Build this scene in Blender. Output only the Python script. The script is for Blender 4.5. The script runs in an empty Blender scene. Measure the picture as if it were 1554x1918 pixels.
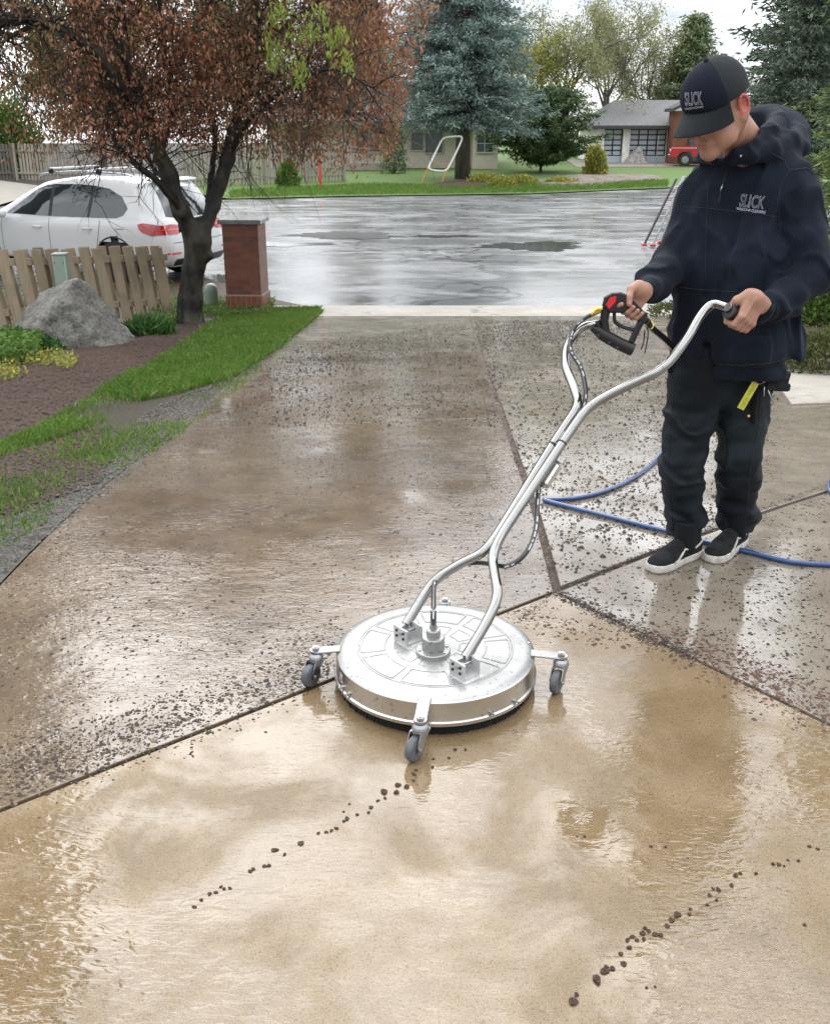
import bpy, bmesh, math, random
import numpy as np
from mathutils import Vector, Matrix
from mathutils.bvhtree import BVHTree
S = bpy.context.scene
COL = S.collection
# ---------------------------------------------------------------- camera
FPX = 1850.; CXP = 777.; CYP = 959.; EYE = 1.6; PITCH = math.atan(724/1850)
cam = bpy.data.cameras.new("camera"); camo = bpy.data.objects.new("camera", cam); COL.objects.link(camo)
cam.sensor_fit = 'HORIZONTAL'; cam.sensor_width = 36; cam.lens = FPX/1554*36
cam.clip_start = .05; cam.clip_end = 2000
camo.location = (0, 0, EYE); camo.rotation_euler = (math.pi/2-PITCH, 0, 0)
S.camera = camo
S.view_settings.view_transform = 'Standard'; S.view_settings.look = 'None'
S.view_settings.exposure = .36; S.view_settings.gamma = 1
# ---------------------------------------------------------------- sky (overcast)
W = bpy.data.worlds.new("World"); S.world = W; W.use_nodes = True
nt = W.node_tree; nt.nodes.clear()
def N(t, **k):
    n = nt.nodes.new(t)
    for a, b in k.items(): setattr(n, a, b)
    return n
L = nt.links.new
out = N('ShaderNodeOutputWorld'); bg = N('ShaderNodeBackground'); bg.inputs[1].default_value = 1
sky = N('ShaderNodeTexSky', sky_type='NISHITA'); sky.sun_disc = False
SUN_EL = math.radians(43); SUN_ROT = math.radians(-12)
sky.sun_elevation = SUN_EL; sky.sun_rotation = SUN_ROT; sky.altitude = 900
tc = N('ShaderNodeTexCoord'); sep = N('ShaderNodeSeparateXYZ'); L(tc.outputs['Generated'], sep.inputs[0])
mp = N('ShaderNodeMapping'); mp.inputs['Scale'].default_value = (1, 1, 3.2); L(tc.outputs['Generated'], mp.inputs[0])
nz = N('ShaderNodeTexNoise'); nz.inputs['Scale'].default_value = 2.6; nz.inputs['Detail'].default_value = 8; nz.inputs['Roughness'].default_value = .6
L(mp.outputs[0], nz.inputs[0])
cr = N('ShaderNodeValToRGB'); cr.color_ramp.elements[0].position = .40; cr.color_ramp.elements[1].position = .585
cr.color_ramp.elements[0].color = (.50, .53, .58, 1); cr.color_ramp.elements[1].color = (1.32, 1.34, 1.38, 1)
L(nz.outputs[0], cr.inputs[0])
ma = N('ShaderNodeMapRange'); ma.inputs[1].default_value = 0.02; ma.inputs[2].default_value = .62; ma.inputs[3].default_value = .78; ma.inputs[4].default_value = 2.5
L(sep.outputs[2], ma.inputs[0])
my = N('ShaderNodeMapRange'); my.inputs[1].default_value = -1; my.inputs[2].default_value = 1; my.inputs[3].default_value = .62; my.inputs[4].default_value = 1.25; L(sep.outputs[1], my.inputs[0])
mm_ = N('ShaderNodeMath', operation='MULTIPLY'); L(ma.outputs[0], mm_.inputs[0]); L(my.outputs[0], mm_.inputs[1])
mu = N('ShaderNodeVectorMath', operation='SCALE'); L(cr.outputs[0], mu.inputs[0]); L(mm_.outputs[0], mu.inputs['Scale'])
sk = N('ShaderNodeVectorMath', operation='SCALE'); L(sky.outputs[0], sk.inputs[0]); sk.inputs['Scale'].default_value = .10
mx = N('ShaderNodeMix', data_type='RGBA'); mx.inputs[0].default_value = .12
L(mu.outputs[0], mx.inputs[6]); L(sk.outputs[0], mx.inputs[7]); L(mx.outputs[2], bg.inputs[0]); L(bg.outputs[0], out.inputs[0])
sl = bpy.data.lights.new("sun", 'SUN'); sl.energy = .8; sl.angle = math.radians(42); sl.color = (1, .96, .9)
so = bpy.data.objects.new("sun", sl); COL.objects.link(so)
so.rotation_euler = (math.pi/2-SUN_EL, 0, math.radians(180)-SUN_ROT)
# ---------------------------------------------------------------- geometry helpers
V3 = lambda *a: np.array(a, float)
def ray(px, py):
    a = (px-CXP)/FPX; b = -(py-CYP)/FPX
    return V3(a, math.cos(PITCH)+b*math.sin(PITCH), -math.sin(PITCH)+b*math.cos(PITCH))
def zg(y):
    """height of the ground along the view: level by the camera, driveway falls to the street, lawn rises behind"""
    y = np.asarray(y, float)
    s = np.clip((y-4.0)/10.2, 0, 1)
    z = -.9*s
    # soften the two breaks
    z = z - .9/10.2*np.where(np.abs(y-4.0) < .5, (.5-np.abs(y-4.0))**2/2.0, 0)
    return z + .014*np.clip(y-41, 0, 40)
def G(px, py):
    r = ray(px, py); lo, hi = .1, 400.
    for _ in range(60):
        m = (lo+hi)/2; p = V3(0, 0, EYE)+r*m
        if p[2] > zg(p[1]): lo = m
        else: hi = m
    return p
def D(px, py, y): r = ray(px, py); return V3(0, 0, EYE)+r*(y/r[1])
def onplane(px, py, o, n): r = ray(px, py); c = V3(0, 0, EYE); return c+r*(np.dot(np.asarray(o)-c, n)/np.dot(r, n))
def tag(o, label=None, cat=None, group=None, kind=None):
    if label: o['label'] = label
    if cat: o['category'] = cat
    if group: o['group'] = group
    if kind: o['kind'] = kind
    return o
def empty(name, loc, label, cat, group=None, rz=0):
    o = bpy.data.objects.new(name, None); COL.objects.link(o); o.location = tuple(loc); o.rotation_euler = (0, 0, rz)
    o.empty_display_size = .1
    return tag(o, label, cat, group)
def par(o, p):
    if p is not None:
        o.parent = p; o.matrix_parent_inverse = p.matrix_world.inverted() if p.parent is None and p.type == 'EMPTY' and False else Matrix()
    return o
def link(name, me, mat, parent=None, smooth=False, off=None):
    o = bpy.data.objects.new(name, me); COL.objects.link(o)
    for m in (mat if isinstance(mat, (list, tuple)) else [mat]):
        if m: me.materials.append(m)
    if smooth: me.polygons.foreach_set('use_smooth', [True]*len(me.polygons))
    if parent is not None: o.parent = parent
    if off is not None: o.location = off
    return o
def npmesh(name, V, F, n):
    """V (k,3) array, F (m,n) index array of n-gons"""
    me = bpy.data.meshes.new(name); V = np.asarray(V, np.float32); F = np.asarray(F, np.int32)
    me.vertices.add(len(V)); me.vertices.foreach_set('co', V.ravel())
    me.loops.add(F.size); me.loops.foreach_set('vertex_index', F.ravel())
    me.polygons.add(len(F)); me.polygons.foreach_set('loop_start', np.arange(len(F), dtype=np.int32)*n)
    me.update(calc_edges=True); me.validate(); return me
class MB:
    """collects shapes; everything in world or local metres"""
    def __init__(s): s.v = []; s.f = []
    def add(s, vs, fs):
        k = len(s.v); s.v += [tuple(float(c) for c in v) for v in vs]; s.f += [tuple(i+k for i in f) for f in fs]; return s
    def box(s, c, d, R=None, taper=1., bev=0.):
        hx, hy, hz = d[0]/2, d[1]/2, d[2]/2
        P = []
        if bev <= 0:
            for z in (-1, 1):
                t = taper if z > 0 else 1
                for x, y in ((-1, -1), (1, -1), (1, 1), (-1, 1)): P.append((x*hx*t, y*hy*t, z*hz))
            F = [(3, 2, 1, 0), (4, 5, 6, 7), (0, 1, 5, 4), (1, 2, 6, 5), (2, 3, 7, 6), (3, 0, 4, 7)]
        else:
            b = min(bev, hx*.9, hy*.9, hz*.9); rings = []
            for z, i in ((-hz, b), (-hz+b, 0), (hz-b, 0), (hz, b)):
                t = taper if z > 0 else 1
                X, Y = (hx-i)*t, (hy-i)*t; X2, Y2 = (hx-b-i*.0)*t, (hy-b-i*.0)*t
                X2 = min(X2, X); Y2 = min(Y2, Y)
                rings.append([(-X2, -Y, z), (X2, -Y, z), (X, -Y2, z), (X, Y2, z), (X2, Y, z), (-X2, Y, z), (-X, Y2, z), (-X, -Y2, z)])
            P = [p for r in rings for p in r]; F = [tuple(range(7, -1, -1)), tuple(range(24, 32))]
            for r in range(3):
                for i in range(8): j = (i+1) % 8; F.append((r*8+i, r*8+j, r*8+8+j, r*8+8+i))
        P = np.array(P)
        if R is not None: P = P @ np.asarray(R, float).T
        return s.add(P+np.asarray(c, float), F)
    def beam(s, a, b, w, h, up=(0, 0, 1), bev=0.):
        """box from a to b, w across, h along up"""
        a = np.asarray(a, float); b = np.asarray(b, float); x = b-a; l = np.linalg.norm(x); x /= l
        u = np.asarray(up, float); y = np.cross(u, x); y /= np.linalg.norm(y); z = np.cross(x, y)
        return s.box((a+b)/2, (l, w, h), np.stack([x, y, z], 1), bev=bev)
    def tube(s, P, r, n=10, caps=True, flat=1.0):
        P = [np.asarray(p, float) for p in P]; m = len(P)
        rr = list(r) if hasattr(r, '__len__') else [r]*m
        T = [P[min(i+1, m-1)]-P[max(i-1, 0)] for i in range(m)]; T = [t/(np.linalg.norm(t)+1e-12) for t in T]
        u = np.cross(T[0], (0, 0, 1.)) if abs(T[0][2]) < .9 else np.cross(T[0], (1., 0, 0)); u /= np.linalg.norm(u)
        vs = []; fs = []
        for i in range(m):
            u = u-T[i]*np.dot(u, T[i]); u /= np.linalg.norm(u)+1e-12; w = np.cross(T[i], u)
            for k in range(n):
                a = 2*math.pi*k/n; vs.append(P[i]+rr[i]*(math.cos(a)*u+flat*math.sin(a)*w))
        for i in range(m-1):
            for k in range(n):
                j = (k+1) % n; fs.append((i*n+k, i*n+j, i*n+n+j, i*n+n+k))
        if caps: fs.append(tuple(range(n-1, -1, -1))); fs.append(tuple((m-1)*n+k for k in range(n)))
        return s.add(vs, fs)
    def lathe(s, prof, c=(0, 0, 0), n=32, R=None):
        """prof [(r,z)...]"""
        vs = []; fs = []; m = len(prof)
        for r, z in prof:
            for k in range(n): a = 2*math.pi*k/n; vs.append((r*math.cos(a), r*math.sin(a), z))
        for i in range(m-1):
            for k in range(n): j = (k+1) % n; fs.append((i*n+k, i*n+j, i*n+n+j, i*n+n+k))
        if prof[0][0] > 1e-6: fs.append(tuple(range(n-1, -1, -1)))
        if prof[-1][0] > 1e-6: fs.append(tuple((m-1)*n+k for k in range(n)))
        P = np.array(vs)
        if R is not None: P = P @ np.asarray(R, float).T
        return s.add(P+np.asarray(c, float), fs)
    def cyl(s, a, b, r, n=16, r2=None): return s.tube([a, b], [r, r if r2 is None else r2], n)
    def ball(s, c, r, n=10):
        rx, ry, rz = (r, r, r) if not hasattr(r, '__len__') else r
        vs = []; fs = []; m = n//2+1
        for i in range(1, m):
            t = math.pi*i/m
            for k in range(n): a = 2*math.pi*k/n; vs.append((rx*math.sin(t)*math.cos(a), ry*math.sin(t)*math.sin(a), -rz*math.cos(t)))
        for i in range(m-2):
            for k in range(n): j = (k+1) % n; fs.append((i*n+k, i*n+j, i*n+n+j, i*n+n+k))
        k0 = len(vs); vs += [(0, 0, -rz), (0, 0, rz)]
        for k in range(n): j = (k+1) % n; fs.append((k0, j, k)); fs.append((k0+1, (m-2)*n+k, (m-2)*n+j))
        return s.add(np.array(vs)+np.asarray(c, float), fs)
    def prism(s, poly, a, b, axis=1):
        """poly (2D) extruded from a to b along axis"""
        n = len(poly); vs = []
        for t in (a, b):
            for p, q in poly: vs.append((t, p, q) if axis == 0 else (p, t, q) if axis == 1 else (p, q, t))
        return s.add(vs, [tuple(range(n-1, -1, -1)), tuple(range(n, 2*n))]+[(i, (i+1) % n, n+(i+1) % n, n+i) for i in range(n)])
    def build(s, name, mat, parent=None, smooth=False, sharp=None, off=None):
        me = bpy.data.meshes.new(name); me.from_pydata(s.v, [], s.f); me.update()
        bm = bmesh.new(); bm.from_mesh(me); bmesh.ops.recalc_face_normals(bm, faces=bm.faces)
        if smooth:
            for e in bm.edges:
                e.smooth = not (len(e.link_faces) == 2 and e.calc_face_angle(0) > (sharp or .7))
        bm.to_mesh(me); bm.free()
        return link(name, me, mat, parent, smooth, off)
def spline(P, k=8):
    """Catmull-Rom through P"""
    P = [np.asarray(p, float) for p in P]; Q = [2*P[0]-P[1]]+P+[2*P[-1]-P[-2]]; o = []
    for i in range(1, len(Q)-2):
        for j in range(k):
            t = j/k; a, b, c, d = Q[i-1:i+3]
            o.append(.5*(2*b+(c-a)*t+(2*a-5*b+4*c-d)*t*t+(3*b-a-3*c+d)*t**3))
    return o+[P[-1]]
def rounded(P, r, k=5):
    """polyline with filleted corners (bent tube)"""
    P = [np.asarray(p, float) for p in P]; o = [P[0]]
    for i in range(1, len(P)-1):
        a = P[i-1]-P[i]; b = P[i+1]-P[i]; la, lb = np.linalg.norm(a), np.linalg.norm(b); rr = min(r, la*.48, lb*.48)
        p, q = P[i]+a/la*rr, P[i]+b/lb*rr
        for j in range(k+1): t = j/k; o.append((1-t)**2*p+2*t*(1-t)*P[i]+t*t*q)
    return o+[P[-1]]
def rotz(a): c, s = math.cos(a), math.sin(a); return np.array([[c, -s, 0], [s, c, 0], [0, 0, 1.]])
def rotx(a): c, s = math.cos(a), math.sin(a); return np.array([[1., 0, 0], [0, c, -s], [0, s, c]])
def roty(a): c, s = math.cos(a), math.sin(a); return np.array([[c, 0, s], [0, 1., 0], [-s, 0, c]])
def unit(v): v = np.asarray(v, float); return v/np.linalg.norm(v)
# ---------------------------------------------------------------- signed distance modelling (bodies, clothes, rocks)
def nets(fn, lo, hi, h):
    lo = np.asarray(lo, float); hi = np.asarray(hi, float); n = np.ceil((hi-lo)/h).astype(int)+1
    ax = [lo[i]+h*np.arange(n[i]) for i in range(3)]
    X, Y, Z = np.meshgrid(*ax, indexing='ij'); X = X.astype(np.float32); Y = Y.astype(np.float32); Z = Z.astype(np.float32)
    v = fn(X, Y, Z).astype(np.float32); ins = v < 0
    c = np.zeros(tuple(n-1), np.int8)
    for i in (0, 1):
        for j in (0, 1):
            for k in (0, 1): c += ins[i:n[0]-1+i, j:n[1]-1+j, k:n[2]-1+k]
    I, J, K = np.nonzero((c > 0) & (c < 8)); idx = -np.ones(tuple(n-1), np.int32); idx[I, J, K] = np.arange(len(I))
    co = [(a, b, d) for a in (0, 1) for b in (0, 1) for d in (0, 1)]
    val = np.stack([v[I+a, J+b, K+d] for a, b, d in co], 1); P = np.zeros((len(I), 3)); cnt = np.zeros(len(I))
    for p in range(8):
        for q in range(p+1, 8):
            if sum(abs(x-y) for x, y in zip(co[p], co[q])) != 1: continue
            m = (val[:, p] < 0) != (val[:, q] < 0); t = np.where(m, val[:, p]/(val[:, p]-val[:, q]+1e-20), 0)
            pt = np.array(co[p])+t[:, None]*(np.array(co[q])-np.array(co[p])); P += pt*m[:, None]; cnt += m
    P = lo+h*(np.stack([I, J, K], 1)+P/np.maximum(cnt, 1)[:, None]); Fs = []
    for a in range(3):
        b, d = (a+1) % 3, (a+2) % 3
        sl0 = [slice(1, n[t]-1) for t in range(3)]; sl1 = list(sl0); sl0[a] = slice(0, n[a]-1); sl1[a] = slice(1, n[a])
        s0, s1 = ins[tuple(sl0)], ins[tuple(sl1)]; q = np.stack(np.nonzero(s0 != s1), 1); q0 = s0[tuple(q.T)]
        g = q.copy(); g[:, b] += 1; g[:, d] += 1
        def cell(db, dd):
            k = g.copy(); k[:, b] -= db; k[:, d] -= dd; return idx[k[:, 0], k[:, 1], k[:, 2]]
        f = np.stack([cell(1, 1), cell(0, 1), cell(0, 0), cell(1, 0)], 1); f[~q0] = f[~q0][:, ::-1]; Fs.append(f)
    F = np.concatenate(Fs); F = F[(F >= 0).all(1)]
    return P, F
def smin(a, b, k):
    h = np.maximum(k-np.abs(a-b), 0)/k; return np.minimum(a, b)-h*h*k*.25
def smax(a, b, k): return -smin(-a, -b, k)
def s_cap(X, Y, Z, a, b, r1, r2):
    """tapered capsule"""
    a = np.asarray(a, np.float32); b = np.asarray(b, np.float32); d = b-a; L2 = float(d@d)
    t = np.clip(((X-a[0])*d[0]+(Y-a[1])*d[1]+(Z-a[2])*d[2])/L2, 0, 1)
    return np.sqrt((X-a[0]-t*d[0])**2+(Y-a[1]-t*d[1])**2+(Z-a[2]-t*d[2])**2)-(r1+(r2-r1)*t)
def s_chain(X, Y, Z, P, R, k=.02):
    o = None
    for i in range(len(P)-1):
        s = s_cap(X, Y, Z, P[i], P[i+1], R[i], R[i+1]); o = s if o is None else smin(o, s, k)
    return o
def s_ell(X, Y, Z, c, r, R=None):
    x, y, z = X-c[0], Y-c[1], Z-c[2]
    if R is not None: R = np.asarray(R, np.float32); x, y, z = R[0, 0]*x+R[1, 0]*y+R[2, 0]*z, R[0, 1]*x+R[1, 1]*y+R[2, 1]*z, R[0, 2]*x+R[1, 2]*y+R[2, 2]*z
    k0 = np.sqrt((x/r[0])**2+(y/r[1])**2+(z/r[2])**2); k1 = np.sqrt((x/r[0]**2)**2+(y/r[1]**2)**2+(z/r[2]**2)**2)
    return k0*(k0-1)/(k1+1e-9)
def s_box(X, Y, Z, c, d, r, R=None):
    x, y, z = X-c[0], Y-c[1], Z-c[2]
    if R is not None: R = np.asarray(R, np.float32); x, y, z = R[0, 0]*x+R[1, 0]*y+R[2, 0]*z, R[0, 1]*x+R[1, 1]*y+R[2, 1]*z, R[0, 2]*x+R[1, 2]*y+R[2, 2]*z
    qx, qy, qz = np.abs(x)-d[0]/2+r, np.abs(y)-d[1]/2+r, np.abs(z)-d[2]/2+r
    return np.sqrt(np.maximum(qx, 0)**2+np.maximum(qy, 0)**2+np.maximum(qz, 0)**2)+np.minimum(np.maximum(qx, np.maximum(qy, qz)), 0)-r
def nz3(X, Y, Z, s, seed=0, oct=3):
    """cheap smooth noise from rotated sines, about -1..1"""
    rg = np.random.RandomState(seed); o = 0*X; a = 1.; t = 0
    for i in range(oct):
        for j in range(4):
            k = rg.normal(size=3); k = k/np.linalg.norm(k)*s*(1.7**i)*rg.uniform(.7, 1.3); p = rg.uniform(0, 6.28, 2)
            o = o+a*np.sin(X*k[0]+Y*k[1]+Z*k[2]+p[0]+1.3*np.sin(X*k[1]*.6-Y*k[2]*.6+Z*k[0]*.6+p[1]))/4; t += a/4
        a *= .55
    return o/t*1.6
# ---------------------------------------------------------------- materials
class NT:
    def __init__(s, name):
        s.m = bpy.data.materials.new(name); s.m.use_nodes = True; s.t = s.m.node_tree; s.b = s.t.nodes['Principled BSDF']
        s.tc = s.t.nodes.new('ShaderNodeTexCoord')
    def n(s, t, ins=None, **k):
        n = s.t.nodes.new(t)
        for a, b in k.items(): setattr(n, a, b)
        for a, b in (ins or {}).items():
            if isinstance(b, bpy.types.NodeSocket): s.t.links.new(b, n.inputs[a])
            else: n.inputs[a].default_value = b
        return n
    def l(s, a, b): s.t.links.new(a, b)
    def co(s, scale=(1, 1, 1), rot=(0, 0, 0), src='Object'):
        return s.n('ShaderNodeMapping', {0: s.tc.outputs[src], 'Scale': scale, 'Rotation': rot}).outputs[0]
    def noise(s, sc, det=4, ro=.55, vec=None, dist=0):
        return s.n('ShaderNodeTexNoise', {'Vector': vec or s.tc.outputs['Object'], 'Scale': sc, 'Detail': det, 'Roughness': ro, 'Distortion': dist}).outputs[0]
    def ramp(s, v, *st):
        r = s.n('ShaderNodeValToRGB', {0: v}); e = r.color_ramp.elements
        while len(e) < len(st): e.new(.5)
        for i, (p, c) in enumerate(st):
            e[i].position = p; e[i].color = (c, c, c, 1) if not hasattr(c, '__len__') else (*c[:3], 1)
        return r.outputs[0]
    def mix(s, f, a, b, mode='MIX'):
        m = s.n('ShaderNodeMix', data_type='RGBA', blend_type=mode)
        for k, v in ((0, f), (6, a), (7, b)):
            if isinstance(v, bpy.types.NodeSocket): s.l(v, m.inputs[k])
            else: m.inputs[k].default_value = v if k == 0 else (*v[:3], 1)
        return m.outputs[2]
    def math(s, op, a, b=0., c=0.):
        m = s.n('ShaderNodeMath', operation=op)
        for k, v in enumerate((a, b, c)):
            if isinstance(v, bpy.types.NodeSocket): s.l(v, m.inputs[k])
            else: m.inputs[k].default_value = v
        return m.outputs[0]
    def bump(s, h, st=.3, d=.01, nrm=None):
        i = {'Height': h, 'Strength': st, 'Distance': d}
        if nrm: i['Normal'] = nrm
        return s.n('ShaderNodeBump', i).outputs[0]
    def set(s, **k):
        for a, b in k.items():
            a = a.replace('_', ' ')
            if isinstance(b, bpy.types.NodeSocket): s.l(b, s.b.inputs[a])
            else: s.b.inputs[a].default_value = (*b, 1) if hasattr(b, '__len__') and len(b) == 3 and a in ('Base Color', 'Emission Color', 'Specular Tint') else b
        return s
def plain(name, col, rough=.5, metal=0., var=.12, bump=.0, sc=30, coat=0., coatr=.05, spec=.5):
    t = NT(name); n = t.noise(sc, 4)
    t.set(Base_Color=t.mix(t.ramp(n, (.3, 0), (.7, 1)), [c*(1-var) for c in col], [min(1, c*(1+var)) for c in col]), Roughness=rough, Metallic=metal, Coat_Weight=coat, Coat_Roughness=coatr)
    t.b.inputs['Specular IOR Level'].default_value = spec
    if bump: t.set(Normal=t.bump(n, bump, .005))
    return t.m
def leafmat(name, c1, c2, tr=.25, rough=.5, sc=1.2, c3=None, spec=.3):
    """leaves: colour varies from leaf to leaf and from clump to clump"""
    t = NT(name); g = t.n('ShaderNodeNewGeometry').outputs['Random Per Island']
    n = t.noise(sc, 2)
    f = t.math('ADD', t.math('MULTIPLY', g, .6), t.math('MULTIPLY', t.ramp(n, (.35, 0), (.65, 1)), .4))
    c = t.mix(f, c1, c2) if c3 is None else t.mix(t.ramp(g, (.8, 0), (.9, 1)), t.mix(f, c1, c2), c3)
    t.set(Base_Color=c, Roughness=rough); t.b.inputs['Specular IOR Level'].default_value = spec
    if tr:
        tl = t.n('ShaderNodeBsdfTranslucent', {0: c}); ms = t.n('ShaderNodeMixShader', {0: tr, 1: t.b.outputs[0], 2: tl.outputs[0]})
        t.l(ms.outputs[0], t.t.nodes['Material Output'].inputs[0])
    return t.m
# ---------------------------------------------------------------- ground, driveway, street
def drape(name, poly, dz, mat, kind='structure', thick=0., sub=None, wob=0.):
    """polygon in plan laid on the ground profile; split where the profile bends"""
    bm = bmesh.new(); vs = [bm.verts.new((x, y, 0)) for x, y in poly]; f = bm.faces.new(vs)
    ys = [3.5, 3.65, 3.8, 4.0, 4.2, 4.35, 4.5, 14.2, 41.0, 81.0]
    if sub: ys += list(np.arange(min(p[1] for p in poly), max(p[1] for p in poly), sub))
    for y in sorted(ys): bmesh.ops.bisect_plane(bm, geom=bm.verts[:]+bm.edges[:]+bm.faces[:], plane_co=(0, y, 0), plane_no=(0, 1, 0))
    bm.normal_update()
    for f in bm.faces:
        if f.normal.z < 0: f.normal_flip()
    if thick:
        r = bmesh.ops.extrude_face_region(bm, geom=bm.faces[:])
        top = [g for g in r['geom'] if isinstance(g, bmesh.types.BMVert)]; tops = set(top)
        for v in bm.verts: v.co.z = float(zg(v.co.y))+dz-(0 if v in tops else thick)
        bm.normal_update()
        # arris of the slab: soften the top edge
        es = [e for e in bm.edges if e.verts[0] in tops and e.verts[1] in tops and any(abs(fc.normal.z) < .3 for fc in e.link_faces)]
        bmesh.ops.recalc_face_normals(bm, faces=bm.faces)
        bmesh.ops.bevel(bm, geom=es, offset=.003, segments=2, profile=.5, affect='EDGES')
    else:
        for v in bm.verts: v.co.z = float(zg(v.co.y))+dz
    me = bpy.data.meshes.new(name); bm.to_mesh(me); bm.free()
    o = link(name, me, mat); return tag(o, kind=kind)

def wet_concrete(name, c1, c2, ripple=.3, film=.5, rough=(.02, .2), base_rough=.75, speck=.5, stain=(.05, .035, .02), dist=.02, rs=28., wet=1.68, coat=1., far=None, rf=.14):
    """exposed concrete under a moving film of water: the film is the coat, with its own ripples"""
    t = NT(name); o = t.tc.outputs['Object']
    big = t.noise(1.1, 5, .6); mid = t.noise(7, 5, .6); fine = t.noise(160, 3, .7); grit = t.noise(420, 2, .6)
    c = t.mix(t.ramp(t.math('ADD', t.math('MULTIPLY', big, .6), t.math('MULTIPLY', mid, .4)), (.4, 0), (.62, 1)), c1, c2)
    c = t.mix(t.math('MULTIPLY', t.ramp(fine, (.32, 1), (.47, 0)), speck), c, stain)
    c = t.mix(t.math('MULTIPLY', t.ramp(grit, (.56, 0), (.68, 1)), speck*.8), c, [min(1, x*1.7+.06) for x in c2])
    c = t.mix(t.math('MULTIPLY', t.ramp(t.noise(75, 4, .75), (.60, 0), (.67, 1)), speck*.8), c, stain)
    c = t.mix(t.math('MULTIPLY', t.ramp(t.noise(3.2, 6, .7), (.54, 0), (.7, 1)), .35), c, [x*.55 for x in c1])
    bn = t.bump(t.math('ADD', fine, grit), .35, .003)
    # water film
    fm = t.noise(2.2, 5, .62, dist=.4)
    depth = t.ramp(fm, (film-.08, 0), (film+.07, 1))
    m2 = t.co((1., 2.6, 1), (0, 0, .5)); rp = t.noise(rs, 1.5, .5, m2, 1.2); rp2 = t.noise(rs*2.6, 1, .5, m2, .5); rp3 = t.noise(rs*.3, 1, .5, t.co((1, 1.8, 1), (0, 0, .3)), .8)
    amp = t.ramp(t.noise(1.9, 4, .6), (.38, .15), (.62, 1.2))
    h = t.math('MULTIPLY', t.math('ADD', t.math('ADD', rp, t.math('MULTIPLY', rp2, .12)), t.math('MULTIPLY', rp3, 1.2)), amp)
    cn = t.bump(h, ripple, dist*rf)
    thin = t.bump(t.math('ADD', t.math('MULTIPLY', fine, .7), grit), .5, .00025, cn)
    mixn = t.n('ShaderNodeMix', data_type='VECTOR'); t.l(depth, mixn.inputs[0]); t.l(thin, mixn.inputs[4]); t.l(cn, mixn.inputs[5])
    t.set(Base_Color=c, Roughness=base_rough, Normal=bn, Coat_Weight=t.math('MULTIPLY_ADD', depth, coat*.5, coat*.5), Coat_IOR=wet, Coat_Normal=mixn.outputs[1],
          Coat_Roughness=t.math('MULTIPLY_ADD', depth, rough[0]-rough[1], rough[1]))
    t.b.inputs['Specular IOR Level'].default_value = .3
    return t.m
M = {}
M['clean'] = wet_concrete('clean_wet_concrete', (.140, .089, .036), (.215, .147, .071), ripple=.30, film=.49, rough=(.004, .3), speck=1., dist=.02, rf=.24, rs=20)
M['dirty'] = wet_concrete('flooded_dirty_concrete', (.068, .042, .020), (.148, .100, .054), ripple=.5, film=.42, rough=(.005, .1), speck=.8, dist=.02, rs=34, rf=.17)
M['damp'] = wet_concrete('damp_grey_concrete', (.135, .108, .078), (.235, .198, .15), ripple=.18, film=.46, rough=(.005, .2), speck=.6, rs=22)
M['pale'] = wet_concrete('pale_concrete', (.3, .27, .225), (.42, .385, .33), ripple=.2, film=.6, rough=(.15, .4), speck=.5, coat=.7)
def asphalt():
    t = NT('wet_asphalt'); o = t.tc.outputs['Object']
    big = t.noise(.35, 5, .6); fine = t.noise(90, 3, .7)
    c = t.mix(t.ramp(big, (.35, 0), (.65, 1)), (.12, .122, .128), (.235, .235, .235)); c = t.mix(t.math('MULTIPLY', t.ramp(fine, (.4, 1), (.55, 0)), .4), c, (.05, .05, .05))
    # crack sealer: wandering dark tar lines
    dn = t.n('ShaderNodeTexNoise', {'Vector': o, 'Scale': .9, 'Detail': 4}).outputs[1]
    wv = t.n('ShaderNodeVectorMath', {0: dn, 'Scale': 1.6}, operation='SCALE').outputs[0]
    ad = t.n('ShaderNodeVectorMath', {0: t.co((.32, .26, 1)), 1: wv}, operation='ADD').outputs[0]
    vo = t.n('ShaderNodeTexVoronoi', {'Vector': ad, 'Scale': .8}, feature='DISTANCE_TO_EDGE').outputs[0]
    line = t.math('MULTIPLY', t.ramp(vo, (.015, 1), (.04, 0)), t.ramp(t.noise(.3, 2), (.38, 0), (.46, 1)))
    c = t.mix(t.math('MULTIPLY', line, .85), c, (.02, .02, .022))
    st = t.noise(.7, 5, .6, t.co((.6, 1.2, 1), (0, 0, .25)), 1.)
    ripple = t.bump(t.noise(14, 4, .6, t.co((.6, 1.6, 1))), .35, .006)
    rg = t.ramp(st, (.35, .05), (.5, .2), (.7, .4))
    t.set(Base_Color=c, Roughness=.8, Normal=t.bump(fine, .4, .004), Coat_Weight=1., Coat_IOR=1.45, Coat_Roughness=rg, Coat_Normal=ripple); return t.m
M['asphalt'] = asphalt()
def water():
    t = NT('puddle_water'); t.set(Base_Color=(.10, .10, .095), Roughness=.015, IOR=1.4, Normal=t.bump(t.noise(9, 2), .06, .01)); return t.m
M['water'] = water()
def soil(name, c1, c2, sc=40, rough=.8, coat=0., st=.6, d=.02):
    t = NT(name); a = t.noise(sc, 5, .7); b = t.noise(1.2, 3)
    c = t.mix(t.ramp(t.math('ADD', t.math('MULTIPLY', a, .7), t.math('MULTIPLY', b, .3)), (.38, 0), (.62, 1)), c1, c2)
    t.set(Base_Color=c, Roughness=rough, Normal=t.bump(a, st, d), Coat_Weight=coat, Coat_Roughness=.12, Coat_IOR=1.33, Coat_Normal=t.bump(t.noise(sc*.8, 4, .6), .7, .02)); return t.m
M['soil'] = soil('turf_soil', (.03, .022, .013), (.06, .046, .027))
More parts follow.
